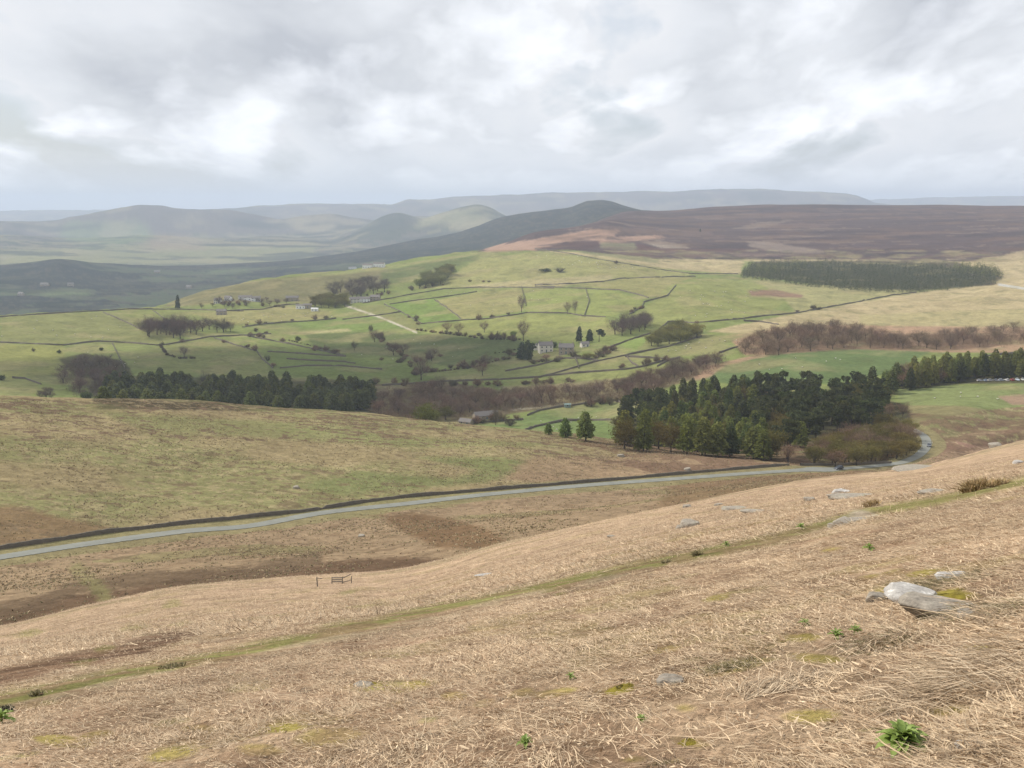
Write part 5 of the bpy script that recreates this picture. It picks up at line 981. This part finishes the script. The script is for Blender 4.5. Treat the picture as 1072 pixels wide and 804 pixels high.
# ------------------------------------------------------------------ litter of dead bracken
sm, nt, b = new_mat('dead_bracken'); at = nd(nt, 'ShaderNodeAttribute', attribute_name='cover'); tc = nd(nt, 'ShaderNodeTexCoord')
c = mixc(nt, 'MULTIPLY', .6, at.outputs['Color'], ramp(nt, noise(nt, tc.outputs['Object'], 30, 3, .7), [(.3, g3(.65)), (.7, g3(1.2))])); nt.links.new(c, b.inputs['Base Color']); b.inputs['Roughness'].default_value = .75; b.inputs['Specular IOR Level'].default_value = .25
PAL = np.array([(.64, .50, .335), (.55, .415, .27), (.46, .335, .215), (.335, .255, .175), (.25, .155, .09), (.42, .295, .185)])
PD = np.array(PATH, float); 
def keep_mask(x, y, z, moss_keep=.35):
    r = np.hypot(x, y); u, v = unbear(np.arctan2(x, y), z/r); k = np.ones(len(x), bool)
    d, _ = seg_dist(u, v, [(q[0], q[1]+2, 0) for q in PATH]); ww = np.interp(u, PD[:, 0], PW)
    k &= (d > ww*1.25) | (rng.random(len(x)) < .03+.18*(d/ww > .6))
    for mu, mv, ma, mb_ in MOSS: k &= ~((np.hypot((u-mu)/ma, (v-mv)/mb_) < 1.05) & (rng.random(len(x)) > moss_keep*.45))
    k &= ~((abs(u-984) < 28) & (abs(v-636) < 16) & (rng.random(len(x)) > .02)); k &= ~((abs(u-958) < 22) & (abs(v-625) < 9) & (rng.random(len(x)) > .02))
    nn = fbm(x*.9, y*.9, 91, 4); k &= rng.random(len(x)) < np.clip(.72+nn*2.6, .22, 1)
    k &= ~(inpoly([(-60, 712), (0, 699), (60, 688), (125, 674), (175, 660), (215, 661), (160, 683), (110, 694), (50, 706), (0, 717), (-60, 732)], u+fbm(x/3, y/3, 99, 3)*14, v+fbm(x/2, y/2, 98, 3)*9) & (rng.random(len(x)) > .12))
    k &= ~(inpoly([(880, 548), (892, 534), (905, 534), (925, 541), (900, 545)], u, v))
    return k
def ribbons(x, y, z, az, el, L, W, curve, cols, droop=0):
    """three-point ribbons lying on the ground"""
    n = len(x); d = np.stack([np.cos(az)*np.cos(el), np.sin(az)*np.cos(el), np.sin(el)], 1); s = np.stack([-np.sin(az), np.cos(az), np.zeros(n)], 1)
    ro = rng.normal(0, .7, n); s = unit(s*np.cos(ro)[:, None]+np.array([0, 0, 1.])*np.sin(ro)[:, None])
    base = np.stack([x, y, z], 1); ps = []
    for t, wd in ((0, 1), (.5, .9), (1, .35)):
        c = base+d*(L*t)[:, None]+np.cross(d, [0, 0, 1.])*(curve*L*t*t)[:, None]; c[:, 2] -= droop*L*t*t
        g_ = zxy(c[:, 0], c[:, 1])+.004; c[:, 2] = np.maximum(c[:, 2], g_)
        ps += [c-s*(W*wd/2)[:, None], c+s*(W*wd/2)[:, None]]
    V = np.stack(ps, 1).reshape(-1, 3); o = np.arange(n)[:, None]*6; F = np.concatenate([o+np.array([[0, 1, 3, 2]]), o+np.array([[2, 3, 5, 4]])])
    return V, F, np.repeat(cols, 6, 0)
def litter(n, r0, r1, Ls, Ws, name, label, el=.13, lift=.03, amin=-31, amax=31, power=1.0, flat=True):
    a = R(1)*rng.uniform(amin, amax, n); r = r0+(r1-r0)*rng.random(n)**power; x = np.sin(a)*r; y = np.cos(a)*r; z = zat(a, r); k = keep_mask(x, y, z); x, y, z = x[k], y[k], z[k]; n = len(x)
    pa = fbm(x/1.3, y/1.3, 95, 3)*6+R(160); az = pa+rng.normal(0, .95, n); e = np.abs(rng.normal(0, el, n))
    nn = fbm(x/3, y/3, 97, 4)[:, None]; col = PAL[rng.choice(6, n, p=[.26, .27, .19, .12, .05, .11])]*rng.uniform(.72, 1.18, (n, 1))*(1+nn*.7)
    V, F, Cc = ribbons(x, y, z+rng.uniform(0, lift, n), az, e, rng.uniform(*Ls, n), rng.uniform(*Ws, n), rng.normal(0, .28, n), col, .1)
    o = mesh_np(name, V, F, sm, cols=np.clip(Cc, 0, 1)); return tag(o, label, 'dead bracken', kind='stuff')
litter(260000, 3.2, 34, (.04, .20), (.0018, .0045), 'bracken_stalks', 'pale dead bracken stalks littering the near slope')
litter(260000, 3.2, 42, (.015, .06), (.005, .013), 'bracken_flakes', 'crumbled brown bracken fronds between the stalks', .35, .03)
litter(1500, 3.4, 30, (.25, .55), (.004, .007), 'long_bracken_stems', 'longer pale bracken stems lying over the litter', .16, .06)
litter(170000, 24, 122, (.07, .28), (.008, .02), 'distant_bracken_stalks', 'pale bracken stalks on the slope towards the lane', .45, .05)
def clumps(n, m, r0, r1, name, label):
    a = R(1)*rng.uniform(-30, 30, n); r = r0+(r1-r0)*rng.random(n)**1.2; x = np.sin(a)*r; y = np.cos(a)*r; k = keep_mask(x, y, zat(a, r), .1); x, y = x[k], y[k]; n = len(x); sp = np.repeat(rng.uniform(.03, .09, n), m)
    X = np.repeat(x, m)+rng.normal(0, 1, n*m)*sp; Y = np.repeat(y, m)+rng.normal(0, 1, n*m)*sp; az = np.repeat(rng.uniform(0, 6.28, n), m)+rng.normal(0, .5, n*m); L = np.repeat(rng.uniform(.08, .24, n), m)*rng.uniform(.5, 1.1, n*m)
    col = np.repeat(PAL[rng.choice(6, n, p=[.3, .25, .15, .14, .06, .1])]*rng.uniform(.8, 1.2, (n, 1)), m, 0)*rng.uniform(.75, 1.15, (n*m, 1))
    V, F, Cc = ribbons(X, Y, zxy(X, Y), az, rng.uniform(.15, .95, n*m), L, rng.uniform(.002, .005, n*m), rng.normal(0, .3, n*m), col, .5); o = mesh_np(name, V, F, sm, cols=np.clip(Cc, 0, 1)); tag(o, label, 'dead grass', kind='stuff')
clumps(2600, 34, 4, 30, 'dead_grass_clumps', 'small clumps of dead grass and fronds on the near slope')
# combed dry grass tufts
def tuft(u, v, n, L, spread, az0, azs, cols, label, name='dry_grass_tuft', el=(.15, .9), W=(.003, .006), cat='grass tuft', rmin=0, droop=.55, asp=1):
    p = P(u, v, rmin); x = p.x+np.clip(rng.normal(0, spread, n), -1.7*spread, 1.7*spread); y = p.y+np.clip(rng.normal(0, spread*asp, n), -1.7*spread*asp, 1.7*spread*asp); z = zxy(x, y); az = az0+rng.normal(0, azs, n)
    ii = rng.integers(0, len(cols), n); col = np.array(cols)[ii]*rng.uniform(.7, 1.2, (n, 1)); e = rng.uniform(*el, n)
    LL = rng.uniform(.5, 1.1, n)*L; V, F, Cc = ribbons(x, y, z, az, e, LL, rng.uniform(*W, n), rng.normal(0, .2, n), col, droop)
    o = mesh_np(name, V, F, sm, cols=np.clip(Cc, 0, 1)); return tag(o, label, cat)
ST = [(.66, .53, .37), (.55, .42, .28), (.44, .32, .21), (.32, .24, .16)]; GR = [(.16, .14, .06), (.22, .18, .085), (.13, .11, .055), (.3, .24, .13)]
tuft(812, 722, 1300, .30, .14, R(15), .5, ST, 'combed tuft of long pale dry grass beside the grey rock', asp=.7); tuft(765, 700, 450, .16, .12, R(150), .9, GR+ST[:1], 'greenish brown grass mound above the combed pale tuft', el=(.3, 1.3)); tuft(930, 668, 900, .26, .16, R(-120), .6, ST+GR[:1], 'drooping pale grass just below the white slab')
tuft(1010, 722, 900, .38, .22, R(165), .35, ST, 'long combed straw swept left at the right edge'); tuft(1040, 690, 700, .32, .2, R(175), .5, ST, 'swept dry grass below the big boulder at the right edge'); tuft(1050, 640, 900, .3, .2, R(190), .6, ST+GR[:2], 'olive and straw grass right of the big boulder'); tuft(985, 612, 900, .2, .22, R(180), 1.0, GR, 'olive grass fringe above the mossy cushion')
tuft(730, 582, 260, .2, .05, R(100), 1.4, GR, 'dark grass tussock by the path, right one of two in mid slope', 'grass_tussock', (.5, 1.4), (.01, .02), droop=.35); tuft(698, 589, 150, .14, .06, R(100), 1.4, GR, 'low dark grass tussock by the path, left one of two in mid slope', 'grass_tussock', (.4, 1.2), (.01, .02), droop=.35)
RU = [(.34, .23, .10), (.26, .17, .08), (.4, .3, .15)]
tuft(1023, 513, 700, .5, .20, R(100), 1.4, RU, 'russet rush tussock beside the path at upper right', 'grass_tussock', (.5, 1.4), (.02, .035), droop=.3); tuft(1045, 508, 300, .3, .13, R(100), 1.4, RU, 'smaller russet tussock right of the large one', 'grass_tussock', (.5, 1.4), (.02, .035), droop=.3); tuft(913, 530, 350, .3, .10, R(100), 1.4, RU, 'russet tussock above the worn end of the path', 'grass_tussock', (.5, 1.4), (.015, .03), droop=.3)
tuft(38, 729, 200, .12, .035, R(90), 1.4, GR, 'dark grass tussock by the path at far left', 'grass_tussock', (.5, 1.4), (.01, .02), droop=.3); tuft(2, 746, 300, .12, .05, R(90), 1.4, [(.06, .06, .035), (.1, .09, .05)], 'dark heathery clump at the left edge below the path', 'heather_clump', (.5, 1.4), (.01, .02), cat='heather clump', droop=.3); tuft(180, 699, 160, .10, .10, R(90), 1.4, GR, 'olive grass clump where the left path fades', 'grass_tussock', (.5, 1.4), (.01, .02), droop=.3)
# ------------------------------------------------------------------ green plants
lm, nt, b = new_mat('broad_leaf'); tc = nd(nt, 'ShaderNodeTexCoord'); c = mixc(nt, 'MIX', ramp(nt, noise(nt, tc.outputs['Object'], 22, 4, .7), [(.3, g3(0)), (.7, g3(1))]), (.13, .20, .035), (.32, .41, .11)); nt.links.new(c, b.inputs['Base Color']); b.inputs['Roughness'].default_value = .5; b.inputs['Specular IOR Level'].default_value = .35
tr = nd(nt, 'ShaderNodeBsdfTranslucent'); nt.links.new(c, tr.inputs[0]); mx = nd(nt, 'ShaderNodeMixShader'); mx.inputs[0].default_value = .25; nt.links.new(b.outputs[0], mx.inputs[1]); nt.links.new(tr.outputs[0], mx.inputs[2]); nt.links.new(mx.outputs[0], nt.nodes['Material Output'].inputs[0])
def plant(u, v, L, n, label, seed):
    g = random.Random(seed); p = P(u, v, off=L*.16); r = empty('leafy_plant', p, 0, label, 'plant'); V = []; F = []
    for k in range(n):
        a = k*2.4+g.uniform(-.3, .3); lev = k/n; el = .30+lev*1.0+g.uniform(-.12, .12); l = L*(1-.45*lev)*g.uniform(.8, 1.15); wd = l*.40; h0 = L*.35*lev
        d = Vector((math.cos(a), math.sin(a), 0)); s = Vector((-math.sin(a), math.cos(a), 0)); o = len(V); m = 9
        for i in range(m):
            t = i/(m-1); bend = el-t*1.1; x = l*t*math.cos(el-t*.55); z = h0+l*t*math.sin(el-t*.55)+.012; w = wd*math.sin(math.pi*min(1, t*.93+.05))**.8*(1+.10*(-1)**i)
            c = d*x+Vector((0, 0, z)); up = Vector((0, 0, 1))*w*.28
            V += [tuple(c-s*w/2+up+Vector((0, 0, g.uniform(-.004, .004)))), tuple(c), tuple(c+s*w/2+up+Vector((0, 0, g.uniform(-.004, .004))))]
        for i in range(m-1):
            for j in range(2): q = o+i*3+j; F.append((q, q+1, q+4, q+3))
    b2 = MB().add(V, F); b2.build('leaves', lm, r, True); MB().tube([(0, 0, -.03), (0, 0, L*.3), (.005, 0, L*.5)], [.012, .009, .005], 6).build('stem', lm, r)
plant(944, 788, .14, 46, 'bright green leafy rosette plant growing in the straw at the bottom right', 1); plant(550, 782, .07, 16, 'small green plant at the bottom near the middle', 2); plant(671, 757, .055, 10, 'small green sprig left of the combed grass', 3)
plant(843, 656, .07, 14, 'small green plant, leftmost of three below the slabs', 4); plant(875, 669, .08, 14, 'small green plant, middle one of three below the slabs', 5); plant(895, 664, .07, 12, 'small green plant, rightmost of three below the slabs', 6); plant(597, 711, .06, 10, 'tiny green sprig above the golden moss hump', 7)
plant(838, 554, .16, 16, 'green plant beside the path left of the rounded stone', 8); plant(760, 572, .14, 14, 'green sprig on the path edge right of the tussocks', 9); plant(910, 577, .12, 12, 'small green plant on the straw below the worn patch', 10); plant(2, 757, .16, 16, 'green plant at the left edge under the dark clump', 11)

# rush and moor-grass tussocks on the slope beyond the lane
def tussocks(n, r0, r1, name, label, test):
    a = R(1)*rng.uniform(-29, 29, n); r = r0+(r1-r0)*rng.random(n); x = np.sin(a)*r; y = np.cos(a)*r; d, _ = seg_dist(x, y, [tuple(q) for q in ROAD[::6]]); i = np.clip(np.searchsorted(AZ, a), 0, NA-1)
    nn = fbm(x/22, y/22, 141, 5); kk = (d > 6) & (r > KN_R[5][i]) & (r < KN_R[9][i]+12) & (rng.random(n) < np.clip(.45+nn*3, .05, 1)); x, y, a, r = x[kk], y[kk], a[kk], r[kk]; n = len(x); z = zxy(x, y)
    m = 6; X = np.repeat(x, m)+rng.normal(0, .16, n*m); Y = np.repeat(y, m)+rng.normal(0, .16, n*m); h = np.repeat(rng.uniform(.12, .36, n), m)*rng.uniform(.6, 1.1, n*m); az = rng.uniform(0, 6.28, n*m); el = rng.uniform(.5, 1.3, n*m)
    pal = np.array([(.46, .36, .22), (.38, .30, .17), (.28, .215, .13), (.19, .135, .085), (.29, .26, .13)]); ci_ = np.repeat(rng.choice(5, n, p=[.36, .28, .12, .09, .15]), m)
    cen = np.stack([X, Y, np.repeat(z, m)+h*.4], 1); dv = np.stack([np.cos(az)*np.cos(el), np.sin(az)*np.cos(el), np.sin(el)], 1); s = unit(np.cross(dv, rng.normal(0, 1, (n*m, 3)))); V, F = quads(cen, dv, s, h, h*.55)
    o = mesh_np(name, V, F, sm, cols=np.repeat(pal[ci_]*rng.uniform(.75, 1.2, (n*m, 1)), 4, 0)); tag(o, label, 'grass tussocks', kind='stuff')
tussocks(80000, 170, 500, 'moor_tussocks', 'straw and rush tussocks on the moor around the lane', None)
# ------------------------------------------------------------------ camera, sun, sky, haze
cam = bpy.data.cameras.new('camera'); co = bpy.data.objects.new('camera', cam); COL.objects.link(co); S.camera = co
cam.sensor_width = 36; cam.lens = 18/(536/FPX); cam.clip_start = .05; cam.clip_end = 80000
co.rotation_euler = (math.pi/2-PITCH, 0, 0)
SKX = 11
SUN_AZ, SUN_EL = R(-68), R(44)
sd = Vector((math.sin(SUN_AZ)*math.cos(SUN_EL), math.cos(SUN_AZ)*math.cos(SUN_EL), math.sin(SUN_EL)))
sl = bpy.data.lights.new('sun', 'SUN'); sl.energy = 4.4; sl.angle = R(2.2); sl.color = (1, .93, .82)
so = bpy.data.objects.new('sun', sl); COL.objects.link(so); so.rotation_euler = sd.to_track_quat('Z', 'Y').to_euler(); so.location = (0, 0, 60)
w = bpy.data.worlds.new('World'); S.world = w; w.use_nodes = True; nt = w.node_tree; nt.nodes.clear()
out = nd(nt, 'ShaderNodeOutputWorld'); bg = nd(nt, 'ShaderNodeBackground'); sky = nd(nt, 'ShaderNodeTexSky'); sky.sky_type = 'NISHITA'
sky.sun_disc = False; sky.sun_elevation = SUN_EL; sky.sun_rotation = SUN_AZ; sky.altitude = 400; sky.dust_density = 2.5
bg.inputs['Strength'].default_value = .10; nt.links.new(sky.outputs[0], bg.inputs[0])
tc = nd(nt, 'ShaderNodeTexCoord'); sp = nd(nt, 'ShaderNodeSeparateXYZ'); nt.links.new(tc.outputs['Generated'], sp.inputs[0])
def mth(op, a, bb=None, c=None):
    n = nd(nt, 'ShaderNodeMath', operation=op)
    for i, x in enumerate((a, bb, c)):
        if x is None: continue
        if hasattr(x, 'is_output'): nt.links.new(x, n.inputs[i])
        else: n.inputs[i].default_value = x
    return n.outputs[0]
zz = mth('ADD', mth('MAXIMUM', sp.outputs[2], 0), .30)
cx = mth('DIVIDE', sp.outputs[0], zz); cy = mth('DIVIDE', sp.outputs[1], zz)
cb = nd(nt, 'ShaderNodeCombineXYZ'); nt.links.new(cx, cb.inputs[0]); nt.links.new(cy, cb.inputs[1]); cv = cb.outputs[0]
def off(vec, o, s=(1, 1, 1)):
    mp = nd(nt, 'ShaderNodeMapping'); mp.inputs['Location'].default_value = o; mp.inputs['Scale'].default_value = s; nt.links.new(vec, mp.inputs[0]); return mp.outputs[0]
wv = nd(nt, 'ShaderNodeTexNoise', i_Scale=1.4, i_Detail=5); nt.links.new(cv, wv.inputs['Vector'])
wp = nd(nt, 'ShaderNodeVectorMath', operation='MULTIPLY_ADD'); nt.links.new(wv.outputs['Color'], wp.inputs[0]); wp.inputs[1].default_value = (.22, .22, 0); nt.links.new(cv, wp.inputs[2]); cw = wp.outputs[0]
def density(dx, dy):
    a_ = noise(nt, off(cw, (3.6+dx+SKX, 2.2+dy, 0)), 1.0, 2, .5); b_ = noise(nt, off(cw, (8.3+dx, 4.2+dy, 0), (1, .6, 1)), 3.2, 8, .50)
    return mth('ADD', mth('MULTIPLY', a_, .9), mth('MULTIPLY', b_, .9))
dens = density(0, 0); lit = mth('SUBTRACT', dens, density(.05, .09))      # sunward edges of each cloud are the bright ones
cover = ramp(nt, mth('SUBTRACT', dens, .45), [(.27, g3(.45)), (.40, g3(1))])
shade = ramp(nt, mth('SUBTRACT', dens, .45), [(.30, (.82, .88, .97)), (.40, (.88, .90, .94)), (.50, (.82, .85, .90)), (.60, (.72, .75, .80)), (.74, (.56, .59, .65))])
glow = ramp(nt, mth('MULTIPLY_ADD', lit, 2.2, .5), [(.50, g3(0)), (.86, g3(.36))])
shade = mixc(nt, 'ADD', 1.0, shade, glow)
bg2 = nd(nt, 'ShaderNodeBackground'); nt.links.new(shade, bg2.inputs[0]); bg2.inputs['Strength'].default_value = 1.0
hz = ramp(nt, sp.outputs[2], [(0.0, g3(1)), (.015, g3(.62)), (.055, g3(0))])
bg3 = nd(nt, 'ShaderNodeBackground'); bg3.inputs[0].default_value = (.80, .85, .92, 1)
m1_ = nd(nt, 'ShaderNodeMixShader'); nt.links.new(cover, m1_.inputs[0]); nt.links.new(bg.outputs[0], m1_.inputs[1]); nt.links.new(bg2.outputs[0], m1_.inputs[2])
m2_ = nd(nt, 'ShaderNodeMixShader'); nt.links.new(hz, m2_.inputs[0]); nt.links.new(m1_.outputs[0], m2_.inputs[1]); nt.links.new(bg3.outputs[0], m2_.inputs[2])
nt.links.new(m2_.outputs[0], out.inputs[0])
# haze: a real layer of air over the whole valley
bm = bmesh.new(); bmesh.ops.create_cube(bm, size=1)
for v in bm.verts: v.co = Vector((v.co.x*60000, v.co.y*60000+5000, -450 if v.co.z < 0 else 215))
me = bpy.data.meshes.new('haze'); bm.to_mesh(me); bm.free(); hzo = bpy.data.objects.new('haze_in_the_air', me); COL.objects.link(hzo); tag(hzo, kind='structure')
hm = bpy.data.materials.new('haze'); hm.use_nodes = True; hn = hm.node_tree; hn.nodes.clear()
ho = nd(hn, 'ShaderNodeOutputMaterial'); vs = nd(hn, 'ShaderNodeVolumeScatter'); vs.inputs['Color'].default_value = (.68, .78, .94, 1)
vs.inputs['Density'].default_value = 0.84e-4; vs.inputs['Anisotropy'].default_value = .1; va = nd(hn, 'ShaderNodeVolumeAbsorption'); va.inputs['Color'].default_value = (.68, .78, .94, 1); va.inputs['Density'].default_value = 0.84e-4; ad = nd(hn, 'ShaderNodeAddShader'); hn.links.new(vs.outputs[0], ad.inputs[0]); hn.links.new(va.outputs[0], ad.inputs[1]); hn.links.new(ad.outputs[0], ho.inputs['Volume']); me.materials.append(hm)
S.view_settings.view_transform = 'Standard'; S.view_settings.look = 'None'; S.view_settings.exposure = 0; S.view_settings.gamma = 1
S.cycles.use_denoising = True; S.cycles.max_bounces = 5; S.cycles.diffuse_bounces = 2; S.cycles.glossy_bounces = 2; S.cycles.transparent_max_bounces = 8; S.cycles.volume_bounces = 1
S.world.cycles.sampling_method = 'AUTOMATIC'
